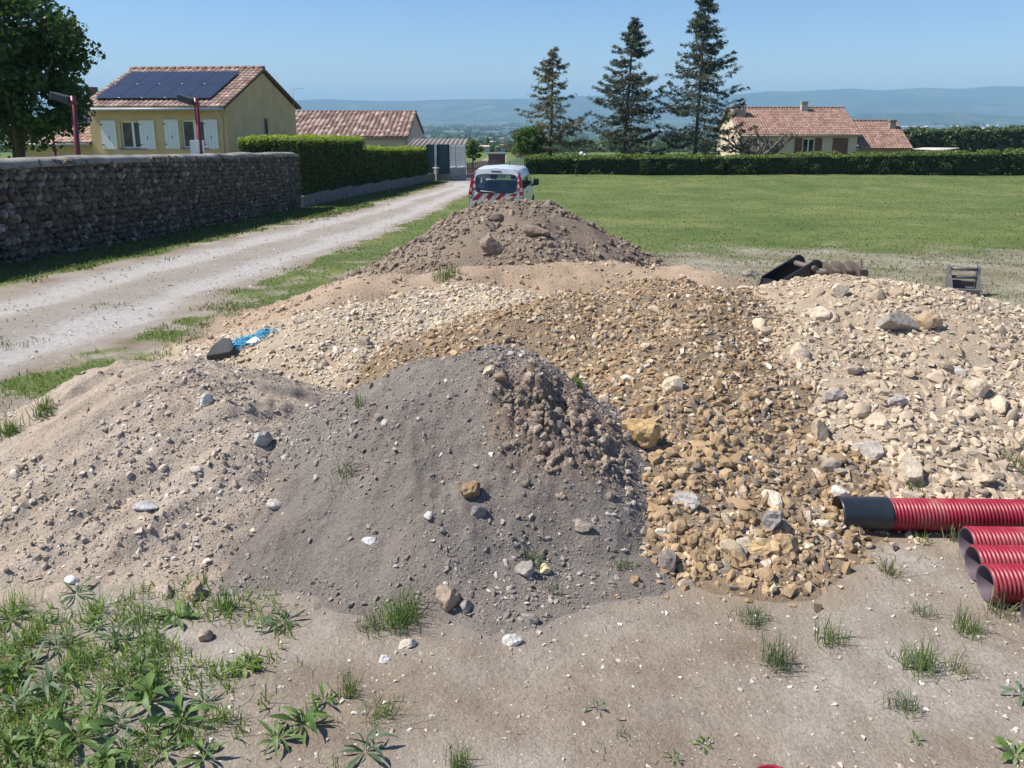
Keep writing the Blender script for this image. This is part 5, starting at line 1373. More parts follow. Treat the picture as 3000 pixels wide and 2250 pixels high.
# light green shrubs by the hedge
SL = leaf_mat('shrub_leaf', (0.06, 0.11, 0.035), (0.16, 0.24, 0.07), trans=.35)
q = at(1146, 306, 73)
limb_tree('round_shrub', 'round light green shrub rising over the left end of the dark field hedge', 'shrub', (q.x, 73, float(g(2, 73))), (q.x, 73, q.z), (1.95, 1.6, 1.45), 6500, .2, SL, bark, .1, 6, 8, clusters=90)
q = at(1021, 322, 68)
limb_tree('small_green_tree', 'small bright green tree just left of the stone barbecue', 'tree', (q.x, 68, float(g(-3, 68))), (q.x, 68, q.z), (.85, .85, 1.0), 2200, .17, SL, bark, .07, 5, 9, clusters=40)

# ------------------------------------------------------------------ spruces
NM = leaf_mat('spruce_needles', (0.035, 0.052, 0.034), (0.11, 0.12, 0.07), trans=.12, rough=.8)
NM2 = leaf_mat('spruce_needles_yellowing', (0.07, 0.08, 0.035), (0.19, 0.17, 0.08), trans=.15, rough=.8)
def spruce(lab, pb, pt, rowt, Y, wid, seed, dens, mat, low=.06, gap=.34):
    rg_ = np.random.default_rng(seed); b0 = at(pb, 345, Y); zg = float(g(b0.x, Y)); top = at(pt, rowt, Y)
    root = empty('spruce_tree', (b0.x, Y, zg), 0, lab, 'tree', 'three spruces behind the field hedge')
    H = top.z - zg; lean = top.x - b0.x
    ax = lambda h: Vector((lean * h / H, 0, h))
    MB().tube([ax(-.2), ax(H * .35), ax(H * .7), ax(H)], [.20, .14, .08, .015], 8).build('trunk', bark, root)
    br = MB(); P = []; Dv = []; sz = []
    h_ = H * low
    while h_ < H * .985:
        f = 1 - h_ / H; L0 = wid * (f ** .75) * (1 if f < .85 else .85) + .12
        nb = rg_.integers(4, 7)
        for k in range(nb):
            a_ = rg_.uniform(0, 2 * PI); L = L0 * rg_.uniform(.55, 1.15); droop = rg_.uniform(.05, .25) * L; hh = h_ + rg_.uniform(-.12, .12)
            if rg_.random() > .8: continue
            s_ = ax(hh); dr = Vector((math.cos(a_), math.sin(a_), 0))
            m1 = s_ + dr * L * .55 + Vector((0, 0, -droop)); e_ = s_ + dr * L + Vector((0, 0, -droop + rg_.uniform(.05, .3) * L))
            br.tube([s_, m1, e_], [.035, .022, .008], 4, cap=False)
            ns_ = int(16 * L * dens) + 4
            for q in range(ns_):
                t_ = rg_.uniform(.12, 1) ** .8; c = s_.lerp(m1, t_ * 1.6) if t_ < .62 else m1.lerp(e_, (t_ - .62) / .38)
                wdt = .40 * L * (1 - t_ * .75) + .05
                side = Vector((-dr.y, dr.x, 0)) * rg_.uniform(-1, 1) * wdt
                P.append(c + side + Vector((0, 0, -abs(rg_.normal(0, .07)) + .02))); Dv.append(dr + side.normalized() * .6 if side.length > 0 else dr); sz.append(.24 + .14 * rg_.random())
        h_ += gap * rg_.uniform(.7, 1.3) * (0.55 + .6 * f)
    br.build('branches', bark, root)
    P = np.array([p[:] for p in P]); Dv = np.array([d[:] for d in Dv]); sz = np.array(sz); rep_ = 6
    P = np.repeat(P, rep_, 0) + rg_.normal(0, .07, (len(P) * rep_, 3)); Dv = np.repeat(Dv, rep_, 0); sz = np.repeat(sz, rep_)
    A = Dv / np.linalg.norm(Dv, axis=1, keepdims=True) + rg_.normal(0, .45, P.shape); A[:, 2] -= .55; A /= np.linalg.norm(A, axis=1, keepdims=True)
    Bv = np.cross(A, rg_.normal(size=P.shape)); Bv /= np.linalg.norm(Bv, axis=1, keepdims=True)
    a = A * (sz * .5)[:, None]; b2 = Bv * (sz * .11)[:, None]
    V = np.stack([P - a, P + b2, P + a, P - b2], 1).reshape(-1, 3)
    link('needles', np_mesh('needles', V, np.arange(len(V)).reshape(-1, 4), mat, False, rnd=np.repeat(rg_.random(len(P)), 4)), root)
    return root
spruce('smallest and thinnest of the three spruces, the left one, with bare twigs', 1188, 1196, 99, 74, 4.9, 21, .42, NM2, .14, .46)
spruce('middle spruce of the three, tall and dense towards its foot', 1345, 1371, 37, 76, 5.2, 22, .60, NM, .04, .40)
spruce('tallest spruce with its top cut by the picture edge, beside the tiled house', 1500, 1527, -22, 75, 5.9, 23, .56, NM, .04, .42)
# pollarded tree
pr_ = random.Random(9)
q = at(1640, 335, 80)
pt = empty('pollarded_tree', (q.x, 80, float(g(q.x, 80))), 0, 'bare pollarded tree with knobby grey limbs in front of the tiled house', 'tree')
zc = q.z - pt.location.z
pb_ = simple('pollard_bark', (0.15, 0.125, 0.10), .95, .3, 3, .8, 15, .03)
trk = MB(); trk.tube([(0, 0, -.2), (.05, 0, zc * .5), (0, 0, zc + .1)], [.26, .22, .24], 10); trk.build('trunk', pb_, pt)
for k in range(17):
    a_ = pr_.uniform(0, 2 * PI); rx_ = pr_.uniform(1.4, 4.0) * math.cos(a_); ry_ = pr_.uniform(.5, 1.8) * math.sin(a_)
    st = Vector((0, 0, zc * pr_.uniform(.6, 1.0))); en = Vector((rx_, ry_, zc + pr_.uniform(1.0, 2.3) - abs(rx_) * .12))
    m1 = st.lerp(en, .4) + Vector((0, 0, -.25)); m2 = st.lerp(en, .75) + Vector((pr_.uniform(-.2, .2), 0, -.25))
    l_ = MB(); l_.tube([st, m1, m2, en], [.15, .11, .09, .07], 7)
    for c_ in range(3):
        s0 = m1.lerp(en, pr_.uniform(.1, .9)); e0 = s0 + Vector((pr_.uniform(-.5, .5), pr_.uniform(-.3, .3), pr_.uniform(.3, .8)))
        l_.tube([s0, s0.lerp(e0, .5) + Vector((.05, 0, 0)), e0], [.07, .055, .05], 6)
        l_.tube([e0 - Vector((0, 0, .06)), e0 + Vector((0, 0, .02)), e0 + Vector((0, 0, .10))], [.06, .11, .05], 7)
        for z_ in range(5): l_.tube([e0, e0 + Vector((pr_.uniform(-.25, .25), pr_.uniform(-.2, .2), pr_.uniform(.1, .35)))], [.014, .005], 4, cap=False)
    l_.tube([en - Vector((0, 0, .07)), en, en + Vector((0, 0, .12))], [.07, .14, .06], 7)
    for z_ in range(7): l_.tube([en, en + Vector((pr_.uniform(-.3, .3), pr_.uniform(-.2, .2), pr_.uniform(.1, .4)))], [.014, .005], 4, cap=False)
    l_.build('limb', pb_, pt)
# globe lamp behind the hedge
q = at(1256, 333, 70)
gl = empty('garden_lamp', (q.x, 70, float(g(q.x, 70))), 0, 'small garden lamp with two white globes peeping over the dark hedge', 'lamp')
gm_ = simple('white_globe', (0.8, .8, .78), .3, .02, 4, 0); zz = q.z - gl.location.z
MB().tube([(0, 0, 0), (0, 0, zz)], .03, 6).tube([(0, 0, zz - .15), (.25, 0, zz - .15)], .02, 5).build('post', IRON, gl)
for dx_, dz_ in ((-.0, .05), (.25, -.12)):
    V, F = proto_rock(3, 3, 0); V = V / np.linalg.norm(V, axis=1, keepdims=True) * .17
    link('globe', np_mesh('globe', V, F, gm_, True), gl, (dx_, 0, zz + dz_))

# ------------------------------------------------------------------ valley woods and far houses
VT = leaf_mat('valley_leaf', (0.05, 0.085, 0.05), (0.13, 0.18, 0.085), trans=.3)
def woods(name, lab, trees, leaf, per, mat):
    P, S_ = [], []
    for (x, y, z, r_, hh) in trees:
        d = rng.normal(size=(per, 3)); d /= np.linalg.norm(d, axis=1, keepdims=True); d *= rng.random((per, 1)) ** .35
        d += 0.25 * rng.normal(size=(per, 3)) * 0.5
        P.append(np.array([x, y, z + hh * .55]) + d * np.array([r_, r_, hh * .5])); S_.append(np.full(per, leaf * r_))
    return quads(name, np.concatenate(P), np.concatenate(S_), mat, kind='stuff', aspect=.8)
T = []
for k in range(330):
    y = 300 + 420 * rng.random() ** 1.2; x = rng.uniform(-.62, .72) * y
    r_ = rng.uniform(2.2, 5.0) * (1 + y / 900); T.append((x, y, float(g(x, y)) - .5, r_, rng.uniform(3.5, 6.5) * (1 + y / 2500)))
o = woods('near_wood', '', T, .30, 120, VT); tag(o, 'belt of green trees at the far edge of the lower fields', 'wood')
T = []
for k in range(1500):
    y = 560 * (1 + 7.5 * rng.random() ** 1.6); x = rng.uniform(-.62, .72) * y
    r_ = rng.uniform(5, 11) * (1 + y / 1600); T.append((x, y, float(g(x, y)) - 1, r_, rng.uniform(5, 9) * (1 + y / 3500)))
o = woods('valley_wood', '', T, .8, 26, VT); tag(o, 'dark woods spread over the hazy valley floor', 'wood')
fw = simple('far_wall', (0.62, .56, .48), .9, .05, .1, 0); fr = simple('far_roof', (0.45, .28, .2), .9, .1, .1, 0); fp = simple('far_window', (0.05, .05, .06), .4, .1, .1, 0)
def far_house(px, row, Y, wpx, lab, col=None):
    b0 = at(px, row, Y); wd = wpx / FD * Y * .9; hh = wd * .22
    ro = empty('far_house', (b0.x, Y, b0.z - 1.0), rng.uniform(-.2, .2), lab, 'house', 'far houses in the valley trees')
    MB().bx(-wd / 2, wd / 2, 0, wd * .6, -3, hh).build('wall', fw, ro)
    MB().add([(-wd * .53, -wd * .04, hh), (wd * .53, -wd * .04, hh), (wd * .53, wd * .64, hh), (-wd * .53, wd * .64, hh), (-wd * .53, wd * .3, hh * 1.6), (wd * .53, wd * .3, hh * 1.6)], [(0, 1, 5, 4), (2, 3, 4, 5), (0, 4, 3), (1, 2, 5)]).build('roof', col or fr, ro)
    for k in (-.3, .0, .3): MB().bx(wd * k - wd * .04, wd * k + wd * .04, -.04, -.003, hh * .3, hh * .75).build('window', fp, ro)
pale = simple('pale_roof', (0.6, .52, .44), .9, .05, .1, 0)
far_house(1047, 314, 255, 22, 'largest far house with a pale roof among the trees above the picket gate', pale)
far_house(1064, 303, 330, 12, 'small pale far house right behind the round shrub', pale)
far_house(1086, 309, 300, 11, 'small far house touching the left edge of the round shrub')
far_house(1060, 296, 420, 10, 'tiny white far building in the trees left of the smallest spruce', fw)
far_house(1084, 297, 400, 12, 'tiny far house with a red roof left of the smallest spruce')
# town specks
xs = rng.uniform(-.35, .72, 420); Yt = rng.uniform(2300, 4800, 420); B = MB()
for k in range(420):
    x = xs[k] * Yt[k]; s_ = rng.uniform(8, 22) * (2.2 if rng.random() < .12 else 1); z = float(g(x, Yt[k]))
    if fbm(np.array([x * .0012]), np.array([Yt[k] * .0012]), 2, 5)[0] < .02 and rng.random() < .75: continue
    B.bx(x - s_, x + s_, Yt[k], Yt[k] + s_, z - 4, z + rng.uniform(10, 17))
o = B.build('distant_town', simple('town_white', (0.72, .68, .62), .9, .2, .002, 0)); tag(o, 'scattered pale buildings of distant towns on the valley floor', 'town', None, 'stuff')
#PART3
# ------------------------------------------------------------------ white van
vb = Vector((at(1071, 430, 27.0).x, 27.0, 0)); vb.z = float(g(vb.x, 28.5)) - 0.13
VRZ = -R(7.5)
van = empty('parked_van', vb, VRZ, 'white utility van with red and white rear stripes parked behind the tall brown heap', 'van')
car = newmat('white_car_paint'); CARP, t, b, _ = car
b.inputs['Base Color'].default_value = (0.72, 0.74, 0.76, 1); b.inputs['Roughness'].default_value = 0.28; b.inputs['Coat Weight'].default_value = 0.5
n = tnoise(t, 2.5, 4); r = ramp(t, [(0.3, (0.64, 0.65, 0.66)), (0.6, (0.76, 0.78, 0.80))]); t.links.new(n.outputs[0], r.inputs[0]); t.links.new(r.outputs[0], b.inputs['Base Color'])
blk = simple('black_plastic', (0.02, 0.02, 0.023), .5, .15, 8, 0.1)
rub = simple('tyre_rubber', (0.015, 0.015, 0.015), .85, .2, 10, .3)
redl = simple('red_lamp', (0.30, 0.008, 0.015), .15, .1, 20, 0); whl = simple('clear_lamp', (0.6, .5, .5), .15, .1, 20, 0)
redt = simple('red_reflective_tape', (0.42, 0.015, 0.03), .4, .05, 10, 0)
# glass you can see through
GT = bpy.data.materials.new('clear_glass'); GT.use_nodes = True; t = GT.node_tree; t.nodes.clear()
out = t.nodes.new('ShaderNodeOutputMaterial'); tp_ = t.nodes.new('ShaderNodeBsdfTransparent'); tp_.inputs[0].default_value = (0.82, 0.90, 0.86, 1)
gs_ = t.nodes.new('ShaderNodeBsdfGlossy'); gs_.inputs['Roughness'].default_value = .03; gs_.inputs[0].default_value = (.9, .95, 1, 1)
mx = t.nodes.new('ShaderNodeMixShader'); mx.inputs[0].default_value = .07
t.links.new(tp_.outputs[0], mx.inputs[1]); t.links.new(gs_.outputs[0], mx.inputs[2]); t.links.new(mx.outputs[0], out.inputs['Surface'])
# cross sections along the length: (y, z_belt_bottom.., roof z, halfwidth factor)
ZL = [0.28, 0.55, 0.95, 1.12, 1.45, 1.66, 1.76, 1.80]
HW = [0.83, 0.90, 0.915, 0.90, 0.84, 0.775, 0.66, 0.0]
ST = [(0.02, 0, 1.0), (0.10, 0, 1.0), (0.9, 0.02, 1.0), (1.9, 0.02, 1.0), (2.5, -0.02, 1.0), (3.2, -0.62, .985), (3.55, -0.74, .97), (4.0, -0.92, .93), (4.15, -1.15, .86)]
def section(y, dz, wf):
    pts = []
    roof = 1.80 + dz
    for z, hw_ in zip(ZL, HW):
        zz = min(z, roof - (1.80 - z) * 0.12) if dz < -0.1 else z + dz * (z > 1.5)
        if y < .12 and z > 1.0: yy = y + (z - 1.0) * .16
        else: yy = y
        pts.append((hw_ * wf, yy, zz))
    return pts
B_ = MB(); vs = []
m = len(ZL)
for (y, dz, wf) in ST:
    s_ = section(y, dz, wf)
    full = [(-x, yy, z) for x, yy, z in s_] + [(x, yy, z) for x, yy, z in s_[::-1][1:]]
    vs += full
k = 2 * m - 1
fs = []
skip_ws = 4
for i in range(len(ST) - 1):
    for j in range(k - 1):
        if i == 4 and 4 <= j <= k - 6: continue               # windscreen opening
        if i in (1, 2, 3) and (j == 3 or j == k - 5): continue  # side window band
        fs.append((i * k + j, i * k + j + 1, (i + 1) * k + j + 1, (i + 1) * k + j))
    fs.append((i * k + k - 1, i * k, (i + 1) * k, (i + 1) * k + k - 1))
fs.append(tuple((len(ST) - 1) * k + j for j in range(k)))
B_.add(vs, fs, True)
# rear face frame with the window opening
def ry(z): return 0.02 + max(0, z - 1.0) * .16
def hwz(z): return float(np.interp(z, ZL, HW))
def rear_ring(outer, inner):
    n = len(outer); V = outer + inner
    B_.add(V, [(i, (i + 1) % n, n + (i + 1) % n, n + i) for i in range(n)])
WZ0, WZ1, WHW = 0.99, 1.62, 0.70
inner, outer = [], []
N_ = 32
for i in range(N_):
    a_ = 2 * PI * i / N_; c_, s_ = math.cos(a_), math.sin(a_)
    sc_ = lambda v, e: math.copysign(abs(v) ** e, v)
    xi = WHW * sc_(c_, .35); zi = (WZ0 + WZ1) / 2 + (WZ1 - WZ0) / 2 * sc_(s_, .35)
    inner.append((xi, ry(zi), zi))
    zo = 1.04 + .755 * sc_(s_, .55); zo = min(zo, 1.795); xo = hwz(zo) * .985 if abs(c_) > .5 else WHW * c_ * 1.7
    xo = max(-hwz(zo) * .985, min(hwz(zo) * .985, .93 * sc_(c_, .5)))
    outer.append((xo, ry(zo), zo))
rear_ring(outer, inner)
body = B_.build('body', CARP, van)
MB().add([(x, y - .004, z) for x, y, z in inner], [tuple(range(N_))]).build('rear_window', GT, van)
fr_ = []
for i in range(N_):
    x, y, z = inner[i]; cx_, cz_ = 0, (WZ0 + WZ1) / 2
    fr_.append((x, y - .006, z))
inn2 = [(x * .95, ry(cz_ + (z - cz_) * .90) - .006, cz_ + (z - cz_) * .90) for x, y, z in inner]
MB().add(fr_ + inn2, [(i, (i + 1) % N_, N_ + (i + 1) % N_, N_ + i) for i in range(N_)]).build('window_seal', blk, van)
# windscreen and side glass
def V_(i, j): return vs[i * k + j]
ws = MB(); ws.add([V_(4, 4), V_(4, k - 5), V_(5, k - 5), V_(5, 4)], [(0, 1, 2, 3)]); ws.build('windscreen', GT, van)
for j, nm in ((3, 'left'), (k - 5, 'right')):
    for i in (1, 2, 3):
        a_, b2_, c2_, d2_ = [Vector(q) for q in (V_(i, j), V_(i, j + 1), V_(i + 1, j + 1), V_(i + 1, j))]
        cc_ = (a_ + b2_ + c2_ + d2_) / 4
        MB().add([a_, b2_, c2_, d2_], [(0, 1, 2, 3)]).build('side_window', GLASS if i == 2 else GT, van)
# floor, seats
MB().bx(-.8, .8, .1, 3.3, .5, .56).bx(-.8, .8, 3.1, 3.4, .56, 1.0).build('floor', blk, van)
MB().bx(-.78, .78, 1.0, 1.03, .56, 1.06).build('load_cover', blk, van)
fab = simple('seat_fabric', (0.02, 0.022, 0.03), .9, .2, 30, .2)
for sx in (-.37, .37):
    seat = MB().bx(sx - .24, sx + .24, 2.0, 2.5, .75, .9).bx(sx - .23, sx + .23, 1.92, 2.05, .85, 1.22).build('front_seat', fab, van, bevel=.03)
    MB().bx(sx - .13, sx + .13, 1.93, 2.03, 1.30, 1.52).build('headrest', fab, seat, bevel=.04)
    MB().bx(sx - .08, sx - .06, 1.97, 1.99, 1.2, 1.33).bx(sx + .06, sx + .08, 1.97, 1.99, 1.2, 1.33).build('headrest_bars', clipm, seat)
MB().bx(-.07, .07, 2.75, 2.78, 1.50, 1.58).build('mirror_inside', blk, van)
# rear lamps: tall red strips along the edges
for sg in (-1, 1):
    zs_ = np.linspace(.83, 1.70, 9); l_ = MB(); V = []
    for z in zs_:
        w_ = np.interp(z, [.83, .95, 1.3, 1.7], [.12, .135, .10, .035]); xo = hwz(z) + .004
        V += [(sg * xo, ry(z) + .10, z), (sg * (xo - .012), ry(z) - .010, z), (sg * (xo - w_), ry(z) - .012, z)]
    l_.add(V, [(3 * i + q, 3 * i + q + 1, 3 * i + q + 4, 3 * i + q + 3) for i in range(8) for q in (0, 1)])
    lo_ = l_.build('tail_light', redl, van)
    for z0, z1 in ((.86, .93), (1.05, 1.17)):
        MB().bx(min(sg * (hwz(z0) - .10), sg * (hwz(z0) - .02)), max(sg * (hwz(z0) - .10), sg * (hwz(z0) - .02)), ry(z1) - .03, ry(z1) - .010, z0, z1).build('clear_lens', whl, lo_)
# third brake light, wiper, handle
MB().bx(-.17, .17, ry(1.70) - .014, ry(1.70) + .03, 1.685, 1.72).build('brake_light', simple('dark_red_lamp', (0.05, 0.006, 0.008), .2, .1, 10, 0), van, bevel=.008)
MB().tube([(-.02, ry(1.04) - .03, 1.03), (-.52, ry(1.08) - .02, 1.07)], .010, 6).build('rear_wiper', clipm, van)
# chequered stripes: red and white diagonals under and beside the window
st = MB(); wt = MB()
y_ = lambda z: ry(z) - .0035
def par(mb, x, z0, z1, w_, sh, off=0.0):
    mb.add([(x, y_(z0) - off, z0), (x + w_, y_(z0) - off, z0), (x + w_ + sh, y_(z1) - off, z1), (x + sh, y_(z1) - off, z1)], [(0, 1, 2, 3)])
for x in (-.84, -.46, -.08, .30):
    s1_ = MB(); par(s1_, x + .04, .76, .99, .19, .20); s1_.build('red_stripe', redt, van)
for sg in (-1, 1):
    for z in (1.06, 1.28, 1.46):
        x0_ = sg * .745
        s1_ = MB(); s1_.add([(x0_ - .045, y_(z), z), (x0_ + .045 * (1 if z < 1.4 else .3), y_(z + sg * -.02), z + .04), (x0_ + .04 * (1 if z < 1.4 else .2), y_(z + .13), z + .13), (x0_ - .04, y_(z + .09), z + .09)], [(0, 1, 2, 3)]); s1_.build('red_stripe', redt, van)
MB().bx(-.17, .17, -.018, .015, .60, .72).build('number_plate', simple('plate_white', (.6, .6, .58), .4, .05, 5, 0), van)
MB().tube([(-.055, ry(.9) - .012, .915), (0, ry(.93) - .014, .975), (.055, ry(.9) - .012, .915), (0, ry(.87) - .012, .855), (-.055, ry(.9) - .012, .915)], .011, 6).build('badge', simple('chrome', (.5, .5, .52), .15, .05, 5, 0, metal=1), van)
MB().bx(-.84, .84, -.06, .08, .32, .58).build('rear_bumper', CARP, van, bevel=.03)
for sg in (-1, 1):
    mo_ = MB().box((sg * 1.06, 2.72, 1.16), (.20, .14, .24)).build('wing_mirror', blk, van, bevel=.04)
    MB().tube([(sg * .88, 2.70, 1.03), (sg * 1.0, 2.72, 1.06)], .035, 8).build('mirror_arm', blk, mo_)
    MB().bx(sg * .90 - .012 if sg > 0 else -.925, .925 if sg > 0 else -.90 + .012, 1.1, 1.3, .93, .965).build('door_handle', blk, van)
    for yw in (.78, 3.42):
        wv_ = MB().tube([(sg * .70, yw, .31), (sg * .905, yw, .31)], .31, 26).build('wheel', rub, van)
        MB().tube([(sg * .908, yw, .31), (sg * .915, yw, .31)], .19, 18).build('hubcap', clipm, wv_)
MB().tube([(.3, 1.2, 1.80), (.3, 1.05, 2.0)], .006, 5).build('aerial', blk, van)

# ------------------------------------------------------------------ digger attachments behind the beige heap
steel = simple('black_painted_steel', (0.02, 0.022, 0.026), .35, .3, 5, .2, 30, .003)
rust = simple('worn_steel', (0.15, 0.12, 0.10), .6, .3, 8, .4, 40, .004)
q = at(1728, 606, 9.4)
zg_ = float(g(q.x, 9.4))
exa = empty('digger_hitch', (q.x, 9.4, zg_), R(17), 'black steel digger hitch frame lying on the crest behind the beige stone heap', 'digger attachment')
top_ = at(1745, 570, 9.4).z - zg_
kk = 9.4 / FD * 1.01
L_ = 118 * kk
def side_plate(yoff):
    pts = [(-.30, 0, top_ - .30), (-.28, 0, top_ - .20), (L_ * .55 - .18, 0, top_ + .02)]
    for a_ in range(6): th = PI * .62 - a_ * PI / 7; pts.append((L_ * .55 - .14 + .10 * math.cos(th), 0, top_ - .06 + .10 * math.sin(th)))
    pts += [(L_ * .55 - .10, 0, top_ - .33), (-.1, 0, top_ - .42)]
    return [(x, yoff, z) for x, y, z in pts]
for yo in (0, .34):
    MB().prism(side_plate(yo), (0, 0, 0), (0, .025, 0)).build('side_plate', steel, exa)
MB().bx(-.30, .22, .025, .34, top_ - .42, top_ - .38).bx(-.36, -.27, -.06, .40, top_ - .43, top_ - .30).bx(-.30, .16, -.16, -.002, top_ - .40, top_ - .34).build('base_plate', steel, exa)
MB().tube([(.17, -.05, top_ - .06), (.17, .40, top_ - .06)], .035, 10).build('pin', rust, exa)
MB().bx(-.28, -.22, .025, .34, top_ - .38, top_ - .22).build('cross_plate', steel, exa)
q = at(1815, 588, 9.5)
aug = empty('auger', (q.x, 9.5, q.z), R(12), 'rusty auger screw with curved flights beside the black hitch frame', 'digger attachment')
MB().tube([(-.34, 0, .02), (.34, -.02, -.02)], .042, 12).build('shaft', rust, aug)
fl = MB(); nseg = 84; V = []
for i in range(nseg + 1):
    th = i / nseg * 2 * PI * 3.2; x = -.26 + .56 * i / nseg
    for r_ in (.04, .135):
        for dx_ in (-.007, .007): V.append((x + dx_, math.cos(th) * r_, math.sin(th) * r_))
F_ = []
for i in range(nseg):
    o_ = i * 4
    F_ += [(o_, o_ + 2, o_ + 6, o_ + 4), (o_ + 1, o_ + 5, o_ + 7, o_ + 3), (o_ + 2, o_ + 3, o_ + 7, o_ + 6)]
fl.add(V, F_); fl.build('screw_flight', rust, aug)
q = at(2076, 640, 10.2)
bkt = empty('digger_bucket', (q.x, 10.2, float(g(q.x, 10.2))), R(-14), 'small grey digging bucket with two ears and pins right of the beige heap', 'bucket')
s_ = 10.2 / FD; wb = 58 * s_
dg = simple('bucket_steel', (0.13, 0.125, 0.125), .5, .25, 5, .3, 30, .004)
prof = [(0, 0.0), (.16, -.02), (.22, .06), (.16, .17), (.05, .27), (.03, .37), (-.05, .39), (-.08, .30), (-.10, .16), (-.07, .05)]
for sx in (-1, 1):
    MB().prism([(sx * wb / 2, -y, z) for y, z in prof], (-.012, 0, 0), (.012, 0, 0)).build('side_ear', dg, bkt)
for (y, z), nm in (((-.0, .34), 'pin'), ((-.0, .235), 'pin')):
    MB().tube([(-wb / 2, -y, z), (wb / 2, -y, z)], .022, 10).build(nm, dg, bkt)
sh_ = MB(); pts = [(.20, .11), (.19, .03), (.10, -.015), (-.02, .01), (-.08, .10), (-.07, .17)]
for (a_, b2_) in zip(pts[:-1], pts[1:]):
    sh_.prism([(-wb / 2, -a_[0], a_[1]), (wb / 2, -a_[0], a_[1]), (wb / 2, -b2_[0], b2_[1]), (-wb / 2, -b2_[0], b2_[1])], (0, 0, 0), (0, .01, .012))
sh_.build('shell', dg, bkt)

# ------------------------------------------------------------------ red corrugated pipes
RP, t, b, _ = newmat('red_pipe_plastic'); b.inputs['Roughness'].default_value = .34
n = tnoise(t, 7, 6, .7); b.inputs['Roughness'].default_value = .45; r = ramp(t, [(0.3, (0.19, 0.006, 0.018)), (0.5, (0.28, 0.010, 0.028)), (0.62, (0.30, 0.05, 0.055)), (0.78, (0.33, 0.16, 0.13))]); t.links.new(n.outputs[0], r.inputs[0]); t.links.new(r.outputs[0], b.inputs['Base Color'])
PI_ = simple('pipe_lining', (0.10, 0.075, 0.09), .5, .2, 5, .1); BC = simple('black_sleeve_plastic', (0.022, 0.026, 0.033), .38, .3, 6, .15, 60, .002)
def ring_surface(profile, seg=36):
    """profile: list of (x, r); surface of revolution about x"""
    V, F = [], []
    for x, r_ in profile:
        for k_ in range(seg):
            a_ = 2 * PI * k_ / seg; V.append((x, r_ * math.cos(a_), r_ * math.sin(a_)))
    for i in range(len(profile) - 1):
        for k_ in range(seg): F.append((i * seg + k_, i * seg + (k_ + 1) % seg, (i + 1) * seg + (k_ + 1) % seg, (i + 1) * seg + k_))
    return V, F
def pipe(name, lab, p0, yaw, L, R_, group=None, pitch=.0178, sleeve=0.0):
    ro = empty(name, p0, yaw, lab, 'pipe', group)
    prof = []
    x = sleeve * .85; 
    while x < L:
        prof += [(x, R_ - .0055), (x + pitch * .22, R_ - .0045), (x + pitch * .36, R_), (x + pitch * .70, R_), (x + pitch * .84, R_ - .0045)]; x += pitch
    V, F = ring_surface(prof); link('corrugated_wall', np_mesh('corrugated_wall', V, F, RP, True), ro)
    V, F = ring_surface([(prof[0][0], R_ - .0055), (prof[0][0] - .002, R_ - .010), (prof[0][0] + .002, R_ - .013), (L, R_ - .013)]); link('lining', np_mesh('lining', V, F, PI_, True), ro)
    if sleeve:
        e = R_ + .005
        V, F = ring_surface([(.01, e - .006), (0, e - .003), (.001, e + .001), (.012, e + .003), (.02, e), (sleeve - .012, e), (sleeve - .002, e - .001), (sleeve, e - .006)]); link('black_sleeve', np_mesh('black_sleeve', V, F, BC, True), ro)
        V, F = ring_surface([(.005, e - .005), (sleeve, e - .007)]); link('sleeve_lining', np_mesh('sleeve_lining', V, F, PI_, True), ro)
    return ro
RA = .078
def pipe_at(px, py, Y): return at(px, py, Y)
def yaw_to(a, b_): return math.atan2(b_.y - a.y, b_.x - a.x)
zr_ = lambda x, y: Z(x, y)
YA = gpt(1820, 1158).y + .06
a = at(1808, 1124, YA); a.z = float(g(a.x, a.y)) + RA + .004
b_ = at(2212, 1133, YA - .02)
pipe('corrugated_pipe', 'long red corrugated pipe with a black sleeve on its left end', a, yaw_to(a, b_) - .0, 3.2, RA, 'red corrugated pipes', sleeve=105 / FD * 4.1)
G3 = 'red corrugated pipes'
YB = gpt(2130, 1306).y
p3 = at(2128, 1258, YB + .03); p3.z = float(g(p3.x, p3.y)) + RA + .003
pipe('corrugated_pipe', 'nearest of the three short stepped red pipes', p3, -.03, 2.6, RA, G3)
p2 = at(2102, 1215, YB + .19); p2.z = float(g(p2.x, p2.y)) + RA + .003
pipe('corrugated_pipe', 'middle of the three short stepped red pipes', p2, -.035, 2.6, RA, G3)
p1 = at(2086, 1186, YB + .355); p1.z = float(g(p1.x, p1.y)) + RA + .003
pipe('corrugated_pipe', 'farthest of the three short stepped red pipes', p1, -.03, 2.6, RA, G3)
e_ = gpt(2212, 1392); 
pipe('corrugated_pipe', 'red pipe end just entering at the right edge below the three pipes', (e_.x + .05, e_.y + .06, float(g(e_.x, e_.y)) + RA), -.1, 2.0, RA, G3)
e_ = gpt(1655, 1659)
ro = empty('pipe_cap', (e_.x, e_.y - .092, float(g(e_.x, e_.y)) + .004), 0, 'red plastic pipe ring lying flat at the very bottom edge', 'pipe ring')
V, F = ring_surface([(0, .07), (.012, .076), (.025, .07), (.02, .064), (0, .064), (0, .07)]); 
o = link('ring', np_mesh('ring', [(y, z, x) for x, y, z in V], F, RP, True), ro)

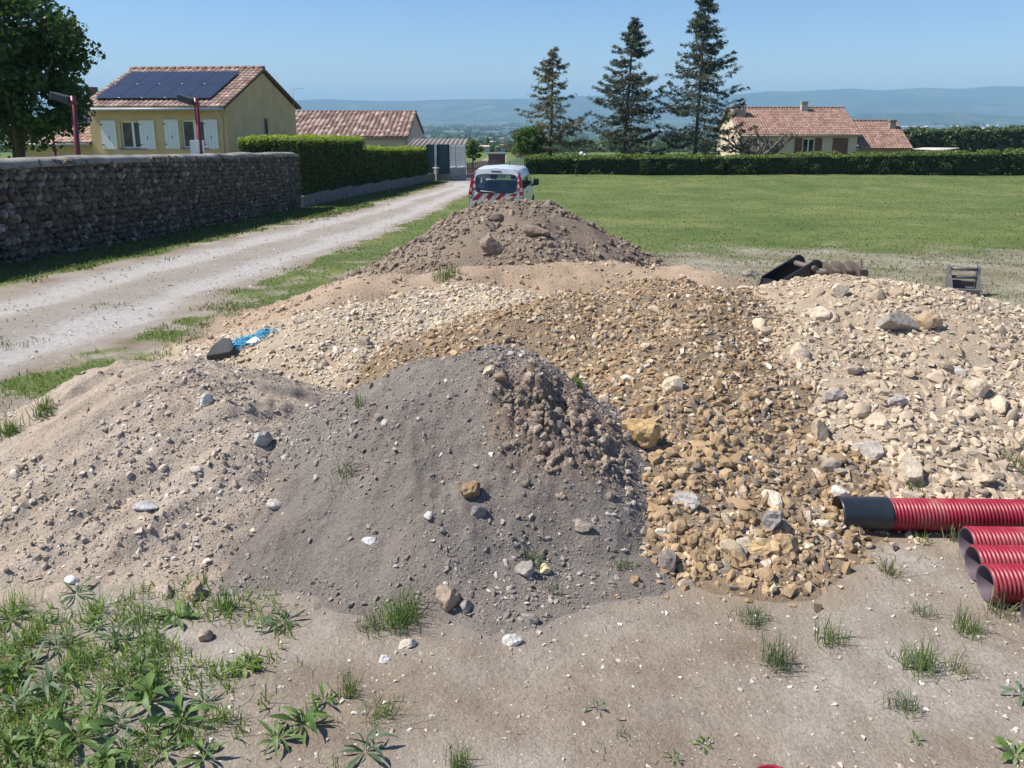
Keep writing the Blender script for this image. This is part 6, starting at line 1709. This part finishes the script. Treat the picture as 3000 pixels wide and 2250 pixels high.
# ------------------------------------------------------------------ scraps at the left foot of the cream heap
q = surf(478, 778)
sbm = MB(); k_ = q.y * .62 / FD
poly = [(-50 * k_, 0, 0), (38 * k_, 0, .015), (48 * k_, .05, .02), (30 * k_, .16, .06), (-5 * k_, .20, .06), (-40 * k_, .10, .03)]
sbm.prism(poly, (0, 0, 0), (0, 0, .05))
o = sbm.build('black_slab', simple('black_slab_mat', (0.045, 0.048, 0.05), .85, .3, 10, .8, 40, .006), bevel=.008); o.location = q + Vector((0, 0, .0)); o.rotation_euler = (R(7), R(-5), .12)
tag(o, 'dark flat asphalt slab in the grass at the left foot of the cream gravel heap', 'slab')
nm_ = simple('blue_twine', (0.02, 0.30, 0.50), .5, .3, 30, 0)
def net(px, py, n, rad, lab):
    c = surf(px, py); m_ = MB(); r2_ = random.Random(px)
    for i in range(n):
        pts = []; p = Vector((r2_.gauss(0, rad), r2_.gauss(0, rad * .6), .012)); d = r2_.uniform(0, 2 * PI)
        for j in range(7):
            z_ = Z(c.x + p.x, c.y + p.y) - c.z
            pts.append(Vector((p.x, p.y, z_ + .008 + r2_.uniform(0, .03)))); d += r2_.uniform(-1.3, 1.3); p = p + Vector((math.cos(d), math.sin(d), 0)) * .035
        m_.tube(pts, .0042, 4)
    o = m_.build('twine_tangle', nm_); o.location = c; tag(o, lab, 'twine')
net(538, 738, 34, .05, 'larger tangle of bright blue twine beside the cream gravel heap')
net(505, 757, 14, .035, 'smaller tangle of blue twine next to the dark slab')
q = surf(552, 741); V, F = rough_mesh(61, None, .4, 3, 3, .2); o = link('plastic_scrap', np_mesh('plastic_scrap', V * np.array([.14, .10, .06]), F, WHITE, True)); o.location = q + Vector((0, 0, .015)); tag(o, 'crumpled white plastic scrap against the blue twine', 'plastic scrap')

# ------------------------------------------------------------------ weeds
def leaf_mesh(seed, wr=.16, arch=.5, fold=.25, tooth=0.0, n=7):
    rr = random.Random(seed); V = []; F = []
    for i in range(n + 1):
        t_ = i / n; w_ = wr * (math.sin(PI * min(1, t_ * .93 + .05)) ** .8) * (.35 + .65 * t_ if t_ < .5 else 1) * (1 + tooth * (1 if i % 2 else -1)); w_ = max(w_, .006)
        x = t_ * (1 - .12 * arch * t_); z = arch * t_ - arch * 1.25 * t_ * t_ * (1 + .3 * rr.random() * 0)
        tw = .25 * math.sin(t_ * 3 + seed)
        V += [(x, -w_, z + fold * w_ - tw * w_), (x, 0, z), (x, w_, z + fold * w_ + tw * w_)]
    for i in range(n):
        for q_ in (0, 1): F.append((3 * i + q_, 3 * i + q_ + 1, 3 * i + q_ + 4, 3 * i + q_ + 3))
    return V, F
def leafmat2(name, c1, c2): return leaf_mat(name, c1, c2, joined=False, trans=.28, rough=.5)
LG1 = leafmat2('broad_leaf_green', (0.06, 0.13, 0.03), (0.17, 0.26, 0.075)); LG2 = leafmat2('blue_green_leaf', (0.07, 0.125, 0.065), (0.15, 0.22, 0.12)); LG3 = leafmat2('yellow_green_leaf', (0.11, 0.18, 0.04), (0.22, 0.30, 0.09))
def lmeshes(nm, mat, wr, tooth, arches=(.25, .55, .9, 1.3)):
    out_ = []
    for i, a_ in enumerate(arches):
        V, F = leaf_mesh(i + 3, wr, a_, .3, tooth); out_.append(np_mesh(nm, V, F, mat, True))
    return out_
KIND = dict(plantain=lmeshes('leaf', LG1, .085, 0), blue=lmeshes('leaf', LG2, .075, 0), thistle=lmeshes('leaf', LG3, .14, .35), dock=lmeshes('leaf', LG1, .115, .16))
wr_ = random.Random(31)
def rosette(px, py, wpx, kind, nl, lab, group=None, up=.5, name='weed'):
    c = surf(px, py); dep = c.y * CP + (EYE - c.z) * SP; L = wpx / 2 / FD * dep * (.78 if group else 1.0)
    ro = empty(name, c, 0, lab, 'weed', group)
    for i in range(nl):
        a_ = 2 * PI * i / nl + wr_.uniform(-.35, .35); el = wr_.uniform(.05, 1.0) * up
        ms = KIND[kind]; o = link('leaf', ms[min(3, int(wr_.random() * 4))], ro, (math.cos(a_) * .006, math.sin(a_) * .006, .0))
        l_ = L * wr_.uniform(.6, 1.15) * (1.15 if el > .5 else 1)
        o.scale = (l_, l_ * wr_.uniform(.8, 1.2), l_); o.rotation_euler = (wr_.uniform(-.3, .3), -el, a_)
    return ro
def tuft(px, py, wpx, n, hpx, lab, mat, group=None, lean=.5, name='grass_tuft', wd=.0032):
    c = surf(px, py); dep = c.y * CP + (EYE - c.z) * SP; rad = wpx / 2 / FD * dep * .6; h_ = hpx / FD * dep * 1.1; n = int(n * .75)
    r2_ = np.random.default_rng(px * 7 + py); P = np.stack([r2_.normal(0, rad * .6, n), r2_.normal(0, rad * .6, n), np.zeros(n)], -1)
    P[:, 2] = Zmax(c.x + P[:, 0], c.y + P[:, 1]) - c.z
    o = blades(name, P, h_ * r2_.uniform(.4, 1.15, n), wd * dep / 3, mat, lean, rg=r2_); o.location = c
    tag(o, lab, 'grass', group); return o
GRL = leaf_mat('light_grass_blade', (0.10, 0.17, 0.04), (0.26, 0.34, 0.10), trans=.4); GR = leaf_mat('grass_blade', (0.07, 0.13, 0.03), (0.19, 0.26, 0.08), trans=.35); GRD = leaf_mat('dry_grass_blade', (0.10, 0.13, 0.05), (0.30, 0.29, 0.15), trans=.2); GRB = leaf_mat('grey_grass_blade', (0.10, 0.14, 0.075), (0.23, 0.27, 0.15), trans=.35)
rosette(610, 1345, 105, 'blue', 13, 'blue green ribbed weed rosette alone at the foot of the grey heap', up=.45)
rosette(528, 1445, 95, 'thistle', 12, 'yellow green thistle rosette on bare ground at the lower left', up=.4)
rosette(655, 1565, 130, 'plantain', 15, 'leafy plantain clump right of the big weed patch, bottom left', up=.9)
rosette(598, 1600, 105, 'plantain', 13, 'plantain clump touching the leafy plantain on its left', up=.8)
rosette(790, 1625, 130, 'blue', 11, 'broad upright plantain weed near the bottom edge, left of centre', up=1.0)
rosette(700, 1515, 80, 'plantain', 12, 'small bright weed just above the leafy plantain clump', up=.8)
rosette(2205, 1500, 100, 'blue', 9, 'flat broad leaf plantain at the right edge under the pipes', up=.1)
rosette(2195, 1632, 100, 'thistle', 9, 'bright green broad leaf weed in the bottom right corner', up=.7)
rosette(1975, 1600, 34, 'thistle', 7, 'tiny bright green weed growing from a crack at the lower right', up=1.2)
rosette(1455, 1640, 50, 'plantain', 9, 'small weed at the bottom edge right of the middle', up=.8)
rosette(1520, 1612, 56, 'dock', 10, 'low weed patch plant beside the bottom edge weed', up=.3)
rosette(1285, 1530, 60, 'blue', 7, 'thin grey green weed in the middle of the bare foreground', up=.8)
rosette(380, 1335, 110, 'dock', 14, 'pale green lobed weed at the upper right of the weed patch', up=.35)
rosette(165, 1285, 110, 'blue', 12, 'weed growing in front of the white stone at the left', up=.6)
rosette(480, 1318, 60, 'dock', 8, 'small lobed weed under the rough brown clod', up=.5)
i_ = 0
PATCH = [(25, 1340, 120), (120, 1400, 130), (60, 1440, 120), (190, 1430, 110), (250, 1385, 130), (300, 1450, 140), (320, 1520, 190), (390, 1565, 180), (210, 1520, 130), (110, 1500, 150), (40, 1530, 150), (170, 1600, 200), (85, 1610, 150), (20, 1620, 160), (265, 1620, 130), (250, 1570, 120), (440, 1640, 150), (350, 1630, 120), (205, 1355, 90), (95, 1350, 90), (320, 1385, 90), (20, 1410, 110), (140, 1470, 120), (20, 1475, 130), (265, 1490, 110), (440, 1520, 90), (60, 1655, 150), (230, 1655, 140), (320, 1590, 110), (130, 1550, 140)]
ROWN = ['back row', 'second row', 'third row', 'fourth row', 'fifth row', 'front row']
LOOK = dict(plantain='long leafed', dock='broad leafed', blue='blue green')
ORD = ['leftmost', 'second', 'third', 'fourth', 'fifth', 'sixth', 'seventh', 'eighth']
PATCH.sort(key=lambda q: q[1])
PR = [sorted(PATCH[k * 5:k * 5 + 5]) for k in range(6)]
for r_i, rw_ in enumerate(PR):
    for c_i, (px, py, w_) in enumerate(rw_):
        kd = ['plantain', 'plantain', 'dock', 'blue'][i_ % 4]
        rosette(px, py, w_, kd, 13 + i_ % 5, '%s weed, %s from the left edge in the %s of the dense patch' % (LOOK[kd], ORD[c_i].replace('leftmost', 'first'), ROWN[r_i]), 'dense weeds in the lower left patch', up=.95); i_ += 1
tuft(868, 1345, 130, 260, 72, 'thick green grass tuft below the big brown block', GR, lean=.75)
tuft(800, 1358, 80, 90, 45, 'thin blades on the left side of the thick grass tuft', GRB, lean=.9)
tuft(755, 1500, 70, 80, 55, 'grass tuft above the flat moss at the lower left of centre', GR, lean=.8)
tuft(830, 1545, 120, 160, 25, 'flat spreading mossy grass right of the plantain clumps', GR, lean=1.4)
tuft(1625, 1345, 100, 130, 40, 'thin grey green tuft, highest on the bare ground at right', GRB, lean=.9)
tuft(1680, 1440, 90, 150, 75, 'tall twiggy tuft on the bare ground at right', GRB, lean=.6)
tuft(1790, 1385, 100, 110, 50, 'grass tuft between the twiggy tuft and the pipes', GR, lean=.8)
tuft(1985, 1440, 120, 190, 60, 'widest pale grass tuft at the lower right', GR, lean=.9)
tuft(2070, 1450, 90, 90, 35, 'dry grass tuft touching the widest pale tuft', GRD, lean=1.0)
tuft(2090, 1365, 80, 110, 55, 'grass tuft in front of the nearest red pipe', GR, lean=.8)
tuft(1990, 1330, 70, 60, 30, 'small thin tuft left of the nearest red pipe', GRB, lean=.9)
tuft(1950, 1530, 100, 120, 40, 'thin grey tuft below the widest pale tuft', GRB, lean=.9)
tuft(2060, 1165, 60, 50, 45, 'grass blades before the long red pipe', GRD, lean=.8)
tuft(1995, 1172, 40, 40, 26, 'small weed tuft on the ground before the long red pipe', GR, lean=.8)
tuft(1920, 1240, 60, 70, 40, 'yellowish tuft midway between the black sleeve and the lower right', GRD, lean=.8)
tuft(2160, 1330, 70, 60, 60, 'dry blades under the nearest red pipe', GRD, lean=.8)
tuft(990, 1655, 60, 90, 55, 'grass tuft at the bottom edge left of the middle', GR, lean=.6)
tuft(1350, 1590, 60, 20, 40, 'few thin blades on the bare foreground', GRB, lean=.8)
tuft(965, 598, 85, 170, 26, 'grey green grass tuft on the reddish brown ridge', GRB, lean=.4, wd=.003)
tuft(775, 878, 30, 26, 36, 'single green blade clump high on the left of the grey heap', GR, lean=.4)
tuft(742, 1030, 60, 36, 50, 'sparse green blades on the left flank of the grey heap', GRB, lean=.8)
tuft(1150, 1215, 60, 44, 40, 'green blades by the grey green slab stone', GRB, lean=.5)
tuft(1200, 1285, 50, 26, 40, 'few blue green blades at the right foot of the grey heap', GRB, lean=.6)
tuft(1248, 832, 40, 60, 26, 'small bright tuft where the grey heap meets the orange rubble', GR, lean=.6)
tuft(1345, 1228, 60, 60, 24, 'low green sprigs right of the grey heap foot', GRB, lean=1.0)
tuft(2190, 1010, 90, 120, 30, 'dry grass clump at the right edge on the beige heap', GRD, lean=.8)
tuft(1970, 1060, 60, 50, 24, 'small green weed under the tall pale stone', GR, lean=.8)
tuft(1860, 770, 40, 30, 14, 'brown dry tuft in the beige heap', GRD, lean=.8)
tuft(95, 893, 70, 130, 30, 'green tuft at the left edge behind the left gravel heap, right one', GR, lean=.6)
tuft(22, 940, 60, 120, 38, 'green tuft at the left edge behind the left gravel heap, left one', GR, lean=.6)
tuft(150, 1395, 60, 40, 60, 'thin upright blades standing in the weed patch', GRB, lean=.4)
tuft(490, 1320, 70, 60, 60, 'grass blades right of the rough brown clod', GR, lean=.5)
TF = [(40, 1320, 90), (210, 1325, 80), (300, 1345, 100), (70, 1385, 110), (350, 1410, 90), (160, 1440, 110), (20, 1450, 120), (240, 1475, 110), (330, 1480, 90), (90, 1560, 130), (410, 1600, 110), (200, 1565, 120), (30, 1580, 130), (300, 1640, 120), (140, 1640, 120), (480, 1560, 80)]
TF.sort(key=lambda q: q[1])
for r_i in range(4):
    for c_i, (px, py, w_) in enumerate(sorted(TF[r_i * 4:r_i * 4 + 4])):
        tuft(px, py, w_, 90, 60, 'bright grass clump among the weeds, %s from left in the %s' % (['first', 'second', 'third', 'fourth'][c_i], ['back row', 'second row', 'third row', 'front row'][r_i]), GRL, 'grass clumps among the lower left weeds', lean=.8)
# low sprigs covering the ground between the weeds
n = 11000
xs = rng.normal(-1.55, .62, n); ys_ = rng.normal(2.35, .48, n)
k_ = (fbm(xs * 2.2, ys_ * 2.2, 3, 66) > -.12) & (ys_ > 1.7) & (xs < -.45 - .5 * (ys_ - 2.0)) & (all_z(xs, ys_)[0] >= all_z(xs, ys_).max(0) - 1e-6)
xs, ys_ = xs[k_], ys_[k_]; n = len(xs)
P = np.stack([xs, ys_, Zmax(xs, ys_)], -1)
o = blades('ground_sprigs', P, rng.uniform(.015, .075, n), rng.uniform(.003, .008, n), GRL, .9); tag(o, 'low green sprigs between the weeds at the lower left', 'ground cover', None, 'stuff')
n = 2600
xs = rng.uniform(-1, 4.0, n); ys_ = 1.75 + 2.6 * rng.random(n)
k_ = (fbm(xs * 1.8, ys_ * 1.8, 3, 67) > .22) & (all_z(xs, ys_)[0] >= all_z(xs, ys_).max(0) - 1e-6)
xs, ys_ = xs[k_], ys_[k_]; n = len(xs)
o = blades('dry_sprigs', np.stack([xs, ys_, Zmax(xs, ys_)], -1), rng.uniform(.012, .05, n), rng.uniform(.002, .005, n), GRD, 1.0); tag(o, 'sparse dry sprigs on the bare ground at the right', 'ground cover', None, 'stuff')

# ------------------------------------------------------------------ grass of the meadow and the verges
def scatter_grass(name, lab, n, yr, xf, h_, mat, wfac=.0016, thr=.45):
    y = yr[0] * (yr[1] / yr[0]) ** rng.random(n); s_ = rng.random(n); lo_, hi_ = xf(y); x = lo_ + (hi_ - lo_) * s_
    A = all_z(x, y); gsv = masks(x, y)[2]
    k_ = (gsv + .5 * fbm(x * 1.5, y * 1.5, 3, 15) > thr * (.4 + 1.2 * rng.random(n))) & (A[0] >= A.max(0) - 1e-6)
    x, y = x[k_], y[k_]; n = len(x)
    P = np.stack([x, y, g(x, y)], -1)
    o = blades(name, P, h_ * rng.uniform(.4, 1.3, n), wfac * y * rng.uniform(.6, 1.3, n), mat, .6); tag(o, lab, 'grass', None, 'stuff'); return o
MG = leaf_mat('meadow_blade', (0.09, 0.12, 0.036), (0.165, 0.19, 0.07), trans=.3)
trx = lambda y: np.interp(y, [p[1] for p in TR2], [p[0] for p in TR2])
scatter_grass('meadow_grass', 'short green grass of the meadow around the van', 95000, (7.5, 66), lambda y: (trx(y) + .2, .72 * y), .034, MG, .0013)
scatter_grass('verge_grass', 'green verge grass between the stone wall and the lane', 16000, (11, 56), lambda y: (np.array([wall_pt(v) for v in y]) + .02, np.interp(y, [p[1] for p in TR1], [p[0] for p in TR1]) - .1), .07, MG)
scatter_grass('bank_grass', 'green grass strip between the lane and the cream gravel heap', 30000, (4.2, 9.5), lambda y: (-.72 * y, -.30 * y), .045, GR, wfac=.0010)
